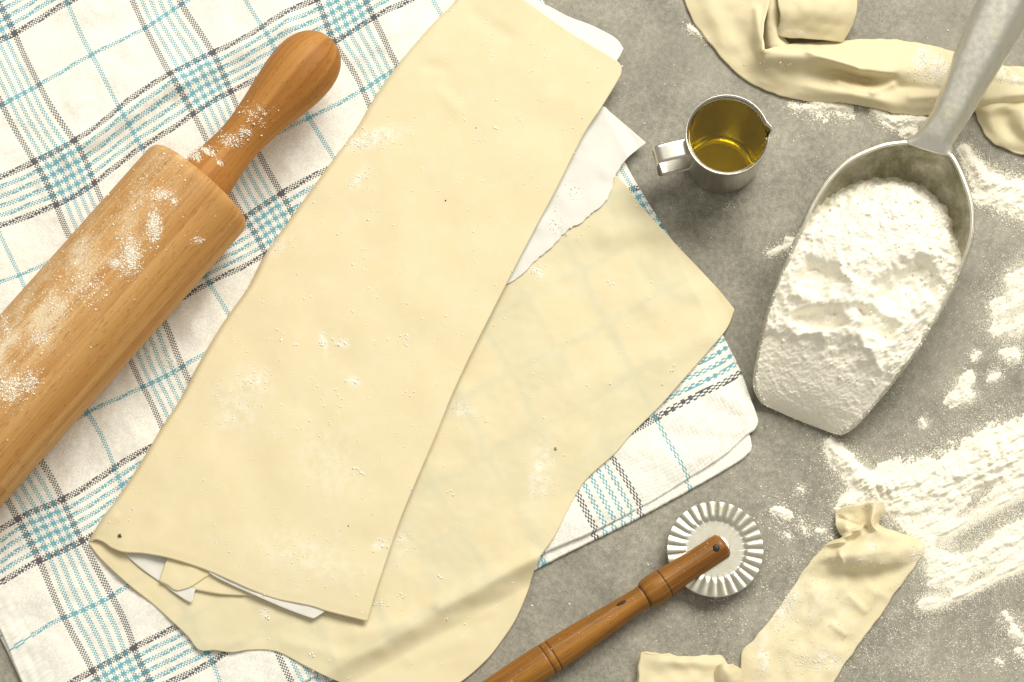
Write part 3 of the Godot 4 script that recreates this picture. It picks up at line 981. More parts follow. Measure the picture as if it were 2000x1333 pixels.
func make_flour_fill() -> void:
	var v := PackedVector3Array()
	var idx := PackedInt32Array()
	var nu := 190
	var nv := 320
	for j in nv + 1:
		var k := 1.6 + 8.75 * j / nv
		for i in nu + 1:
			var w := 2.0 * i / nu - 1.0
			var s := scoop_at(minf(k, 10.0), clampf(w, -1, 1))
			# plan place: straight across from rim to rim
			var a := scoop_at(minf(k, 10.0), -1.0)
			var b := scoop_at(minf(k, 10.0), 1.0)
			var q := a.lerp(b, w * 0.5 + 0.5)
			var px := plan(q)
			var h := flour_fill_h(k, w, px)
			q.y = h * 0.001
			if k > 9.9:      # the face of the heap where it drops to the scoop's lip
				var e := smoothstep(9.9, 10.3, k)
				q += (b - a).normalized().cross(Vector3.UP) * (0.0011 * sin(e * PI * 0.5) + 0.0005 * N(px.x, px.y + e * 40.0, 0.06) * sin(e * PI)) * (1.0 if (b - a).cross(Vector3.UP).z > 0 else -1.0)
				q.y = lerpf(q.y, s.y - 0.0002, e)
			# a ragged spill over the rim
			var over := smoothstep(0.93, 1.0, absf(w)) * smoothstep(4.6, 5.2, k)
			q += (b - a).normalized() * signf(w) * over * 0.001 * (0.2 + 1.0 * N(px.x, px.y, 0.04))
			v.append(q)
	for j in nv:
		for i in nu:
			var c := j * (nu + 1) + i
			idx.append_array(PackedInt32Array([c, c + 1, c + nu + 1, c + 1, c + nu + 2, c + nu + 1]))
	var o := obj("flour_heap", mesh_of(v, idx, PackedVector2Array(), PackedColorArray()), M.flour_heap)
	var xf := []
	for q in 2600:
		var j := int(nv * pow(rng.randf(), 1.6) * 0.94)
		var i := rng.randi_range(6, nu - 6)
		if j > nv * 0.5 and i < nu * 0.6 and q % 4: continue
		if v[j * (nu + 1) + i].y < 0.026: continue
		var r := 0.15 + 0.9 * pow(rng.randf(), 8.0)
		xf.append(lump(v[j * (nu + 1) + i] + Vector3.UP * r * 0.00015, r))
	for q in 900:      # grains caught on the rim and the lip
		var k := rng.randf_range(4.9, 10.0)
		var w := -1.0 if q % 2 else 1.0
		if q % 3 == 0:
			k = 10.0
			w = rng.randf_range(-1.0, 1.0)
		var o2 := scoop_at(k, w)
		xf.append(lump(o2 + Vector3(rng.randfn() * 0.0006, 0.0008, rng.randfn() * 0.0006), 0.1 + 0.55 * pow(rng.randf(), 5.0)))
	scatter("lumps", xf, M.flour, o).set_meta("kind", "stuff")
	tag(o, "heap of white flour with finger hollows filling the aluminium scoop", "flour")

func plan(w: Vector3) -> Vector2:
	var d := w - eye
	var z := d.dot(Vector3(0, -ct, -sn))
	return Vector2(1000.0 + FOCAL * d.x / z, 666.5 - FOCAL * d.dot(Vector3(0, sn, -ct)) / z)

# ------------------------------------------------------------------ pastry wheel
func make_wheel() -> void:
	var c := at(1397, 1074, 9.0)
	var t := thing("pastry_wheel", Vector3(c.x, 0, c.z))
	tag(t, "fluted metal pastry wheel with a turned brown wooden handle lying on the worktop", "pastry wheel")
	var seg := 29 * 18
	var rs := [3.0, 8.0, 12.0, 14.6, 15.2, 15.7, 16.3, 17.2, 18.6, 20.5, 22.5, 24.3, 25.2, 25.4]
	var pts := PackedVector3Array()
	for r in rs:
		for i in seg + 1:
			var a := TAU * i / seg + 0.05
			var ph := fposmod(a * 29.0 / TAU, 1.0)
			var wv := 2.0 * pow(sin(PI * ph), 0.32) * (1.0 - 0.3 * ph) - 1.0
			var k := smoothstep(14.9, 17.2, r) * (1.0 - 0.12 * smoothstep(24.6, 25.4, r))
			var rr: float = r + (0.5 * wv * smoothstep(14.0, 16.0, r) * (1.0 - smoothstep(17.0, 20.0, r)))
			pts.append(Vector3(cos(a) * rr, 9.0 + 1.1 * wv * k + 0.25 * sin(a * 3.0) * k, sin(a) * rr) * 0.001)
	var wheel := obj("wheel", sheet_mesh(pts, seg + 1, rs.size(), 0.0007, PackedColorArray(), PackedVector2Array(), true), M.tin, t)
	var ws := obj("washer", lathe([2.0, 0.0, 6.6, 0.0, 7.1, 0.25, 7.2, 0.6, 7.0, 0.95, 6.4, 1.1, 2.0, 1.1], 48), M.steel_pale, t)
	ws.position = Vector3(0.0006, 0.0093, -0.0002)
	var a0 := at(1416, 1063, 9.2) - t.position
	var a1 := at(1000, 1333, 9.2) - t.position
	var ax := (a1 - a0).normalized()
	var hp := refined([0.0, 0.0, 4.6, 0.1, 6.2, 0.7, 6.9, 1.8, 7.05, 4.0, 7.2, 20.0, 7.7, 33.0, 8.0, 38.0], 0.8)
	hp.append_array([7.65, 38.3, 7.65, 38.7])
	hp.append_array(refined([8.05, 39.0, 8.3, 42.0, 8.35, 45.0, 7.9, 48.5, 7.2, 50.5], 0.8))
	hp.append_array([6.3, 50.9, 6.2, 51.5])
	hp.append_array(refined([6.5, 52.0, 6.35, 55.0, 6.4, 60.0, 6.9, 70.0, 7.6, 82.0, 8.3, 95.0, 8.75, 108.0], 1.0))
	hp.append_array([8.4, 108.4, 8.4, 108.8])
	hp.append_array(refined([8.8, 109.2, 8.85, 112.0], 1.0))
	hp.append_array([8.5, 112.4, 8.5, 112.8])
	hp.append_array(refined([8.9, 113.2, 9.0, 125.0, 8.8, 140.0, 8.2, 152.0, 6.5, 160.0, 3.0, 163.0, 0.0, 163.5], 1.0))
	var h := obj("handle", lathe(hp, 64, 165.0), M.wheel_handle, t)
	h.transform = Transform3D(axis_basis(ax), a0)
	# dark lines cut round the handle
	for g in [[38.5, 7.75], [51.2, 6.4], [108.6, 8.5], [112.6, 8.6]]:
		var ring := obj("groove", lathe([g[1], -0.22, g[1] + 0.12, 0.0, g[1], 0.22], 48), M.groove, t)
		ring.transform = Transform3D(axis_basis(ax), a0 + ax * g[0] * 0.001)
	var pn := obj("pivot_pin", lathe([0.0, 0.9, 1.4, 0.85, 1.8, 0.6, 1.95, 0.0, 1.95, -1.0], 24), M.pin_dark, t)
	var pp := at(1399, 1071, 16.2) - t.position
	pn.position = pp - Vector3(0, 0.0003, 0)
	var knot := obj("knot", lathe([0.0, 0.32, 1.2, 0.3, 1.7, 0.1, 2.0, -0.3], 20), M.groove, t)
	var kp := at(1226, 1172, 0.0) - t.position
	knot.transform = Transform3D(Basis(Vector3.UP, 0.5).scaled_local(Vector3(1.6, 1, 0.7)), Vector3(0, 0, 0))
	knot.position = at(1214, 1180, 15.2) - t.position

# ------------------------------------------------------------------ dough scraps
func make_scraps() -> void:
	var t := thing("dough_strip")
	tag(t, "long crumpled strip of raw dough passing under the scoop handle", "dough")
	var dc := func(p): return dough_col(p)
	var g := net([
		[1318, -60, 2, 1360, -60, 3, 1410, -60, 4, 1460, -60, 5, 1520, -60, 5],
		[1336, -6, 2, 1375, -6, 4, 1420, -8, 5, 1465, -8, 6, 1506, -10, 8],
		[1355, 38, 2, 1390, 28, 4, 1430, 22, 5, 1470, 16, 7, 1498, 12, 9],
		[1387, 82, 2, 1415, 66, 3.5, 1448, 56, 5, 1475, 48, 8, 1490, 42, 10],
		[1428, 130, 2, 1446, 108, 3.2, 1466, 94, 4.5, 1481, 84, 8, 1488, 78, 10],
		[1470, 163, 2, 1478, 142, 3.5, 1484, 124, 6, 1488, 112, 9, 1490, 102, 10],
		[1520, 184, 2, 1516, 160, 4, 1512, 136, 7, 1508, 112, 11, 1506, 94, 10],
		[1575, 196, 2, 1572, 170, 5, 1572, 142, 5.5, 1568, 110, 12, 1564, 84, 5],
		[1635, 200, 2, 1636, 178, 6.5, 1640, 146, 3.5, 1638, 118, 11, 1636, 80, 4],
		[1690, 207, 2, 1692, 188, 7, 1698, 158, 3, 1704, 132, 9.5, 1706, 76, 3],
		[1745, 219, 2, 1748, 200, 5, 1752, 168, 5, 1760, 134, 8, 1768, 80, 3],
		[1800, 224, 2, 1808, 202, 4.5, 1818, 170, 6, 1830, 134, 6, 1842, 95, 2.5],
		[1860, 220, 2, 1868, 198, 5, 1878, 170, 6, 1890, 140, 5, 1902, 112, 2.5],
		[1920, 213, 4, 1925, 194, 8, 1932, 172, 8, 1940, 150, 6, 1948, 127, 3],
		[1985, 203, 5, 1988, 186, 9, 1994, 168, 8, 2000, 150, 7, 2002, 130, 4],
		[2060, 192, 5, 2062, 178, 9, 2066, 162, 8, 2070, 148, 6, 2072, 130, 4]], 90, 260, 1.1, 0.02, 1.6, [[1491, 98, 1581, 98, 9, 2.0], [1581, 98, 1679, 137, 9, 2.6], [1679, 137, 1740, 142, 8, 1.6], [1600, 130, 1690, 158, 9, -2.2], [1690, 158, 1745, 151, 8, -2.2], [1640, 160, 1705, 178, 8, 2.4], [1705, 180, 1742, 166, 7, 1.4], [1478, 20, 1484, 100, 8, 2.0], [1380, 20, 1430, 90, 22, 1.0], [1760, 170, 1830, 176, 9, -1.4], [1780, 190, 1840, 186, 9, 1.4], [1945, 150, 2000, 158, 7, 1.6]])
	build_sheet("strip", g, 1.8, M.dough, t, dc, null, true)
	M.strip_pts = g
	# fold that stands up in the bend
	g = net([
		[1496, -40, 6, 1506, -40, 12, 1520, -40, 12, 1536, -40, 7],
		[1492, 10, 6, 1504, 10, 13, 1518, 10, 13, 1532, 8, 8],
		[1489, 45, 5, 1500, 48, 12, 1515, 48, 13, 1526, 46, 9],
		[1490, 78, 5, 1503, 76, 11, 1520, 74, 12, 1532, 70, 8],
		[1493, 102, 5, 1510, 98, 10, 1530, 92, 11, 1544, 86, 7],
		[1505, 104, 6, 1522, 104, 8, 1540, 101, 8, 1556, 96, 5]], 30, 50, 0.6, 0.04)
	build_sheet("fold", g, 1.8, M.dough, t, dc, null, true)
	# curled flap
	g = net([
		[1518, -50, 8, 1520, -10, 15, 1526, 22, 19, 1526, 46, 15, 1524, 66, 11],
		[1540, -50, 9, 1543, -10, 18, 1544, 18, 20, 1536, 46, 16.5, 1530, 68, 12],
		[1575, -50, 10, 1575, -10, 19, 1574, 18, 21.5, 1566, 48, 16.5, 1562, 71, 11.5],
		[1610, -50, 10, 1612, -10, 19, 1612, 18, 21, 1604, 50, 15.5, 1600, 73, 10.5],
		[1640, -50, 8, 1648, -10, 16, 1650, 20, 17, 1642, 50, 13, 1634, 78, 8.5],
		[1655, -50, 5, 1668, -8, 9, 1669, 22, 12, 1657, 54, 8.5, 1642, 79, 6.5]], 50, 60, 0.6, 0.04)
	build_sheet("flap", g, 1.8, M.dough, t, dc, null, true)
	# twisted far end
	g = net([
		[1880, 200, 2, 1930, 195, 5, 1980, 190, 5, 2030, 186, 4, 2080, 180, 4],
		[1902, 216, 2, 1930, 214, 7, 1962, 208, 7, 2000, 200, 6, 2070, 196, 5],
		[1912, 236, 2, 1934, 232, 5, 1966, 226, 4, 2000, 220, 9, 2066, 216, 5],
		[1924, 258, 2, 1942, 252, 4, 1972, 246, 3.5, 2004, 242, 9, 2064, 238, 5],
		[1938, 276, 2, 1956, 270, 3.5, 1986, 266, 4, 2016, 262, 8, 2062, 258, 4],
		[1958, 288, 2, 1976, 286, 3, 2004, 284, 4, 2030, 280, 5, 2062, 276, 3],
		[1990, 300, 2, 2010, 302, 2.5, 2030, 302, 3, 2046, 298, 3, 2064, 292, 2]], 60, 50, 0.8, 0.03, 1.45)
	build_sheet("twisted_end", g, 1.8, M.dough, t, dc, null, true)

	# strip at the lower right
	var s := thing("dough_strip")
	tag(s, "flat strip of floury dough with a puckered end poking into the spilled flour", "dough")
	g = net([
		[1632, 1003, 3, 1648, 994, 5, 1668, 989, 6, 1690, 986, 6, 1708, 983, 10, 1728, 983, 7],
		[1633, 1020, 4, 1650, 1012, 5, 1670, 1006, 5, 1690, 1003, 5, 1707, 999, 11, 1727, 1000, 6],
		[1638, 1040, 4, 1653, 1030, 8, 1672, 1025, 4, 1690, 1020, 6, 1704, 1016, 11, 1721, 1014, 4],
		[1644, 1050, 4, 1658, 1042, 7, 1676, 1036, 9, 1692, 1032, 5, 1706, 1030, 11, 1719, 1026, 3],
		[1618, 1060, 3, 1645, 1056, 8, 1672, 1050, 6, 1698, 1046, 9, 1720, 1041, 10, 1748, 1038, 3],
		[1602, 1076, 3, 1632, 1072, 6, 1664, 1068, 9, 1700, 1064, 9.5, 1740, 1058, 8, 1785, 1050, 2.5],
		[1590, 1090, 3, 1622, 1088, 7, 1658, 1086, 10, 1700, 1084, 10.5, 1748, 1078, 8, 1808, 1068, 2],
		[1577, 1108, 3, 1612, 1106, 4, 1652, 1104, 7.5, 1698, 1104, 8, 1745, 1100, 6, 1797, 1090, 2],
		[1562, 1130, 2, 1600, 1128, 2.6, 1640, 1124, 2.8, 1690, 1122, 3, 1732, 1118, 3, 1782, 1112, 2],
		[1540, 1162, 2, 1580, 1160, 3.6, 1624, 1157, 3.4, 1670, 1154, 3, 1712, 1152, 3.4, 1756, 1148, 2],
		[1510, 1206, 2, 1552, 1204, 2.6, 1598, 1201, 3.4, 1642, 1199, 2.4, 1682, 1198, 3, 1722, 1196, 2],
		[1478, 1244, 2, 1520, 1244, 3.4, 1566, 1244, 2.4, 1610, 1243, 3.2, 1650, 1241, 2.6, 1690, 1240, 2],
		[1454, 1270, 2, 1500, 1276, 3.6, 1548, 1279, 2.8, 1592, 1279, 2.6, 1630, 1278, 3, 1664, 1276, 2],
		[1448, 1294, 2, 1494, 1302, 3.4, 1540, 1308, 2.6, 1580, 1310, 2.6, 1614, 1310, 2.6, 1644, 1307, 2],
		[1450, 1330, 2, 1492, 1340, 3, 1530, 1346, 2.6, 1566, 1350, 2.6, 1594, 1352, 2.6, 1618, 1350, 2],
		[1456, 1380, 2, 1488, 1388, 3, 1520, 1394, 2.6, 1550, 1398, 2.6, 1576, 1400, 2.6, 1596, 1400, 2]], 90, 190, 1.2, 0.025, 1.45, [[1616, 1052, 1662, 1047, 4, 1.6], [1612, 1064, 1650, 1060, 4, 1.4], [1640, 1078, 1646, 1100, 5, 2.0], [1650, 1046, 1690, 1026, 4, 1.6], [1640, 1012, 1680, 1030, 4, -1.6], [1660, 1165, 1690, 1195, 5, 1.0], [1625, 1220, 1650, 1240, 5, 1.2], [1560, 1215, 1600, 1225, 14, -0.9], [1700, 1150, 1735, 1170, 8, 0.8]])
	build_sheet("strip", g, 1.9, M.dough, s, dc, null, true)
	M.strip2_pts = g

	# small folded piece at the lower edge
	var q := thing("dough_scrap")
	tag(q, "small folded scrap of dough with a curled corner touching the puckered strip", "dough")
	g = net([
		[1252, 1277, 6, 1290, 1279, 8, 1330, 1282, 8, 1370, 1283, 8, 1408, 1283, 7, 1419, 1292, 5],
		[1251, 1290, 6, 1290, 1292, 9, 1330, 1294, 10, 1370, 1296, 10, 1404, 1298, 9, 1424, 1302, 6],
		[1249, 1310, 6, 1288, 1312, 7, 1330, 1312, 8, 1370, 1314, 9, 1404, 1316, 8, 1432, 1318, 5],
		[1250, 1336, 6, 1288, 1338, 8, 1330, 1338, 9, 1370, 1338, 9, 1404, 1340, 8, 1436, 1342, 5],
		[1254, 1380, 6, 1288, 1382, 8, 1330, 1382, 8, 1370, 1382, 8, 1404, 1382, 8, 1440, 1382, 5]], 60, 40, 1.0, 0.03)
	build_sheet("folded_layer", g, 1.9, M.dough, q, dc, null, true)
	g = net([
		[1250, 1290, 1.8, 1290, 1286, 2, 1340, 1290, 2, 1400, 1292, 2],
		[1247, 1318, 1.8, 1290, 1316, 2, 1340, 1316, 2, 1400, 1316, 2],
		[1246, 1350, 1.8, 1290, 1350, 2, 1340, 1350, 2, 1400, 1350, 2],
		[1247, 1390, 1.8, 1290, 1390, 2, 1340, 1390, 2, 1400, 1390, 2]], 30, 24, 0.2, 0.03)
	build_sheet("base_layer", g, 1.8, M.dough, q, dc, null, true)
	g = net([
		[1398, 1302, 8, 1408, 1297, 13, 1420, 1296, 14, 1434, 1302, 11, 1449, 1309, 6],
		[1396, 1318, 9, 1408, 1312, 14, 1422, 1312, 15, 1436, 1316, 11, 1450, 1320, 6],
		[1397, 1334, 8, 1409, 1330, 12, 1424, 1330, 13, 1438, 1332, 10, 1450, 1334, 5],
		[1402, 1350, 5, 1412, 1348, 8, 1426, 1348, 9, 1438, 1348, 7, 1448, 1350, 4]], 30, 30, 0.4, 0.05)
	build_sheet("curl", g, 1.8, M.dough, q, dc, null, true)

# ------------------------------------------------------------------ flour
# strokes: x0, y0, x1, y1, half width, height in mm (negative scrapes flour away)
func spill(called: String, strokes: Array, x0: float, y0: float, x1: float, y1: float, cell: float, label: String) -> void:
	var nx := int((x1 - x0) / cell)
	var ny := int((y1 - y0) / cell)
	var hs := PackedFloat32Array()
	for j in ny + 1:
		for i in nx + 1:
			hs.append(spill_h(strokes, Vector2(x0 + i * cell, y0 + j * cell)))
	var v := PackedVector3Array()
	var idx := PackedInt32Array()
	var used := PackedInt32Array()
	used.resize(hs.size())
	used.fill(-1)
	for j in ny:
		for i in nx:
			var k := j * (nx + 1) + i
			if maxf(maxf(hs[k], hs[k + 1]), maxf(hs[k + nx + 1], hs[k + nx + 2])) <= 0.0: continue
			var q := [k, k + 1, k + nx + 1, k + nx + 2]
			for m in q:
				if used[m] < 0:
					used[m] = v.size()
					v.append(at(x0 + (m % (nx + 1)) * cell, y0 + (m / (nx + 1)) * cell, maxf(hs[m], -0.5)))
			idx.append_array(PackedInt32Array([used[q[0]], used[q[1]], used[q[2]], used[q[1]], used[q[3]], used[q[2]]]))
	var o := obj(called, mesh_of(v, idx, PackedVector2Array(), PackedColorArray()), M.flour_heap)
	tag(o, label, "flour", "patches of flour spilled on the worktop")

func spill_h(strokes: Array, p: Vector2) -> float:
	var f := 0.0
	var cut := 0.0
	for s in strokes:
		var d: float = seg_dist(p, Vector2(s[0], s[1]), Vector2(s[2], s[3])) / s[4]
		if d > 1.7: continue
		var k := exp(-d * d * 1.6)
		if s[5] < 0: cut += s[5] * k
		else: f = maxf(f, s[5] * k) + 0.3 * minf(f, s[5] * k)
	if f <= 0.05: return -1.0
	f += cut
	var wx := p.x * 0.88 - p.y * 0.47
	var wy := p.x * 0.47 + p.y * 0.88
	var a := 0.55 * N(p.x, p.y, 0.03) + 0.6 * N(wx * 0.22, wy, 0.05)
	var b := N(p.x + 70, p.y, 0.13)
	var c := S(p.x, p.y, 0.2)
	var m := clampf(1.0 - pow(cell_noise(p.x, p.y, 0.10) * 1.25, 2.0), 0.0, 1.0)
	return f * (0.72 + 0.75 * a) + 0.22 * b + 0.14 * c + 0.30 * a - 0.50 + 0.20 * m * smoothstep(-0.2, 0.3, b + a)

func dust_near(strokes: Array, per: float, spread: float, big: float, xf: Array) -> void:
	for s in strokes:
		if s[5] < 0: continue
		var L: float = Vector2(s[0], s[1]).distance_to(Vector2(s[2], s[3])) + s[4]
		for q in int(L * per):
			var t := rng.randf()
			var p: Vector2 = Vector2(lerpf(s[0], s[2], t), lerpf(s[1], s[3], t)) + Vector2(rng.randfn(), rng.randfn()) * s[4] * spread
			xf.append(lump(at(p.x, p.y, 0.08), size_of_crumb(big)))

func make_flour() -> void:
	var main := [
		[1622, 868, 1640, 905, 12, 3.2], [1640, 890, 1690, 945, 20, 4.4], [1690, 945, 1760, 960, 26, 4.0], [1655, 985, 1700, 960, 24, 2.6],
		[1750, 950, 1860, 945, 44, 4.6], [1860, 940, 1950, 900, 50, 5.0], [1930, 890, 2040, 850, 46, 4.6], [1950, 930, 2040, 915, 40, 4.0], [1750, 990, 1850, 990, 24, 2.6],
		[1770, 1005, 1850, 1030, 34, 2.0], [1800, 1050, 1850, 1100, 34, 1.8], [1850, 1110, 1870, 1140, 26, 1.6], [1840, 1045, 2040, 935, 11, 2.4], [1830, 1130, 1960, 1075, 26, 1.7], [1940, 1075, 2040, 1020, 34, 2.2],
		[1865, 1168, 2040, 1080, 7, 1.8], [1800, 1180, 1850, 1172, 12, 1.3], [1960, 1110, 2040, 1070, 20, 1.5],
		[1845, 1060, 1990, 985, 22, -2.6], [1905, 968, 2000, 930, 10, -1.8], [1725, 1006, 1790, 1010, 7, -1.6],
		[1712, 950, 1722, 975, 4, -1.5], [1728, 946, 1736, 972, 4, -1.5], [1744, 942, 1750, 968, 4, -1.4], [1758, 940, 1762, 962, 4, -1.2]]
	spill("flour_spill", main, 1590, 800, 2045, 1210, 1.7, "broad smear of white flour scraped into streaks beside the puckered dough strip")
	var ur := [[1882, 290, 1905, 330, 11, 2.4], [1900, 320, 1930, 362, 17, 3.6], [1918, 352, 2040, 385, 22, 2.8], [1950, 380, 2040, 420, 26, 2.6], [1900, 385, 1930, 392, 8, 1.6]]
	spill("flour_spill", ur, 1860, 270, 2045, 470, 1.5, "ridge of white flour behind the back of the scoop, below its handle")
	var rt := [[1862, 780, 1885, 768, 17, 2.6], [1878, 760, 1895, 735, 13, 2.4], [1885, 780, 1900, 770, 9, 1.5], [1800, 824, 1806, 832, 6, 2.2], [1960, 690, 1985, 700, 12, 1.5], [1984, 688, 1986, 700, 9, 2.0], [1900, 700, 1912, 690, 7, 1.4], [1935, 740, 1950, 730, 9, 1.2]]
	spill("flour_spill", rt, 1780, 660, 2040, 850, 1.5, "small lumpy clumps of flour on bare worktop beside the scoop's open end")
	var rd := [[1950, 600, 2040, 560, 26, 1.35], [1945, 640, 2040, 630, 22, 1.25], [1975, 545, 2040, 535, 20, 1.2]]
	spill("flour_spill", rd, 1900, 500, 2045, 680, 1.5, "thin patch of flour dust right of the middle of the scoop")
	var un := [[1575, 212, 1640, 206, 9, 2.2], [1590, 200, 1660, 212, 10, 2.2], [1600, 225, 1612, 232, 8, 1.8], [1545, 205, 1560, 212, 6, 1.2], [1640, 222, 1665, 228, 8, 1.3]]
	spill("flour_spill", un, 1530, 180, 1690, 250, 1.3, "flour crumbs under the lower edge of the crumpled dough strip near the cup")
	var uh := [[1708, 218, 1760, 245, 10, 2.8], [1750, 236, 1800, 232, 15, 3.0], [1760, 255, 1790, 262, 12, 2.4], [1725, 240, 1745, 252, 6, 1.6]]
	spill("flour_spill", uh, 1690, 200, 1840, 285, 1.3, "flour bank between the crumpled dough strip and the back rim of the scoop")
	var lf := [[1512, 492, 1545, 480, 9, 2.0], [1500, 494, 1512, 492, 6, 1.6], [1535, 468, 1556, 472, 8, 1.6]]
	spill("flour_spill", lf, 1480, 450, 1580, 520, 1.3, "little flour clump against the scoop's long side facing the cup")
	var tl := [[1345, 52, 1358, 62, 7, 1.8], [1362, 62, 1388, 80, 5, 1.7]]
	spill("flour_spill", tl, 1330, 40, 1400, 95, 1.3, "little flour clump beside the outer bend of the crumpled dough strip")
	var md := [[1516, 1000, 1540, 1004, 11, 2.2], [1568, 1020, 1572, 1040, 6, 1.2], [1600, 1034, 1625, 1046, 9, 1.1], [1560, 955, 1568, 958, 5, 1.2], [1535, 1040, 1540, 1050, 5, 1.1]]
	spill("flour_spill", md, 1490, 930, 1660, 1075, 1.3, "small flour clump on bare worktop between the pastry wheel and the puckered strip")
	var cu := [[1366, 376, 1372, 378, 5, 1.1], [1416, 400, 1422, 404, 6, 1.3], [1418, 372, 1424, 376, 5, 1.1]]
	var lr := [[1962, 1200, 1985, 1232, 8, 1.5], [1978, 1236, 2035, 1262, 9, 1.6], [1990, 1275, 2035, 1300, 10, 1.3], [1950, 1290, 1956, 1296, 5, 1.3]]
	spill("flour_spill", lr, 1930, 1170, 2045, 1333, 1.5, "trail of flour clumps in the lower corner of the worktop below the streaks")
	var xf := []
	dust_near(main, 110.0, 0.8, 0.26, xf)
	dust_near(ur, 90.0, 0.8, 0.35, xf)
	dust_near(rt, 40.0, 1.0, 0.3, xf)
	dust_near(rd, 130.0, 0.9, 0.2, xf)
	dust_near(un, 16.0, 1.1, 0.5, xf)
	dust_near(uh, 14.0, 0.9, 0.5, xf)
	dust_near(lf, 14.0, 1.0, 0.4, xf)
	dust_near(tl, 12.0, 1.1, 0.4, xf)
	dust_near(md, 20.0, 1.6, 0.4, xf)
	dust_near(lr, 18.0, 1.4, 0.4, xf)
	dust_near(cu, 6.0, 1.0, 0.3, xf)
	# thin dust all over, thicker at the right and round the strip
	for z in [[1840, 780, 130, 330, 9000, 0.2], [1950, 600, 60, 220, 4500, 0.22], [1750, 1150, 200, 90, 12000, 0.2], [1900, 1050, 110, 110, 14000, 0.16], [1900, 1250, 110, 60, 7000, 0.16], [1800, 900, 120, 90, 7000, 0.16], [1560, 1050, 90, 110, 3500, 0.3], [1480, 1230, 130, 90, 2600, 0.25], [1850, 1290, 160, 60, 3600, 0.25], [1380, 440, 120, 90, 320, 0.25], [1560, 260, 120, 60, 500, 0.3], [1220, 150, 40, 110, 90, 0.35], [1400, 60, 200, 90, 200, 0.3], [1700, 1290, 80, 90, 1500, 0.25], [1960, 380, 60, 60, 900, 0.25]]:
		for q in z[4]:
			var p := Vector2(z[0] + rng.randfn() * z[2], z[1] + rng.randfn() * z[3])
			if p.x > 2060 or p.y > 1400 or p.y < -60: continue
			if N(p.x, p.y, 0.02) < -0.12 + rng.randf() * 0.3 and q % 3: continue
			xf.append(lump(at(p.x, p.y, 0.06), 0.09 + z[5] * pow(rng.randf(), 4.0)))
	for q in 260:
		xf.append(lump(at(rng.randf_range(1000, 2000), rng.randf_range(0, 1333), 0.1), 0.12 + 0.5 * pow(rng.randf(), 4.0)))
	tag(scatter("loose_flour", xf, M.flour), "fine loose flour and crumbs scattered over the bare grey worktop", "flour", "", "stuff")
	# flour on the dough sheet
	xf = []
	on_sheet(M.top_pts, 3500, 0.2, xf, [])
	on_sheet(M.low_pts, 2600, 0.22, xf, [])
	for c in [[725, 272, 40, 14, 420, 0.55], [700, 285, 16, 10, 150, 0.7], [760, 262, 40, 8, 120, 0.4], [708, 345, 10, 12, 90, 0.6], [690, 358, 8, 8, 60, 0.5], [628, 665, 6, 14, 60, 0.9], [668, 668, 16, 8, 60, 0.9], [685, 745, 14, 8, 60, 0.8], [540, 475, 30, 14, 90, 0.5], [548, 655, 10, 8, 14, 0.9], [570, 673, 8, 5, 12, 0.9], [493, 745, 26, 20, 90, 0.6], [475, 715, 30, 20, 60, 0.5], [450, 790, 60, 40, 160, 0.5], [790, 665, 10, 8, 26, 0.9], [795, 770, 6, 5, 10, 1.3], [702, 925, 12, 8, 40, 0.9], [640, 800, 70, 50, 90, 0.7], [600, 1080, 90, 50, 160, 0.5], [742, 1068, 12, 10, 60, 0.7], [905, 235, 5, 4, 8, 1.2], [970, 243, 6, 5, 9, 1.0], [935, 270, 10, 9, 40, 0.5], [928, 455, 5, 8, 12, 1.2], [1018, 300, 5, 4, 5, 1.0], [900, 800, 26, 16, 160, 0.35], [945, 818, 10, 6, 26, 0.7]]:
		near(M.top_pts if c[0] < 850 or c[1] < 500 else M.low_pts, c, xf)
	for c in [[1050, 530, 14, 12, 120, 0.6], [1195, 550, 6, 6, 16, 0.9], [1210, 690, 5, 4, 8, 1.3], [1315, 720, 6, 7, 20, 0.9], [1050, 730, 12, 6, 16, 0.8], [1055, 930, 26, 50, 220, 0.4], [785, 1060, 20, 30, 90, 0.5], [878, 962, 12, 6, 26, 0.8], [788, 1165, 10, 8, 26, 0.9], [745, 1178, 12, 8, 60, 0.6], [520, 1198, 10, 8, 60, 0.8], [690, 1322, 8, 6, 30, 0.8], [605, 1280, 8, 6, 20, 0.8], [860, 1128, 6, 5, 8, 1.1], [965, 640, 6, 4, 8, 1.0]]:
		near(M.low_pts, c, xf)
	tag(scatter("dough_dusting", xf, M.flour), "specks and small clumps of flour dusted over the large folded dough sheet", "flour", "", "stuff")
	xf = []
	on_sheet(M.strip2_pts, 6000, 0.08, xf, [])
	for c in [[1530, 1190, 26, 30, 500, 0.4], [1545, 1170, 20, 14, 200, 0.4], [1600, 1180, 60, 40, 260, 0.4], [1620, 1290, 24, 16, 160, 0.6], [1570, 1300, 40, 24, 240, 0.5], [1490, 1300, 16, 16, 120, 0.5], [1705, 1068, 10, 8, 90, 0.5], [1680, 1093, 12, 4, 70, 0.4], [1790, 1080, 10, 14, 160, 0.5], [1760, 1130, 26, 20, 160, 0.4], [1575, 1250, 60, 40, 260, 0.5]]:
		near(M.strip2_pts, c, xf)
	tag(scatter("strip_dusting", xf, M.flour), "powdery flour clinging to the flat strip with the puckered end", "flour", "", "stuff")
	xf = []
	on_sheet(M.strip_pts, 300, 0.25, xf, [])
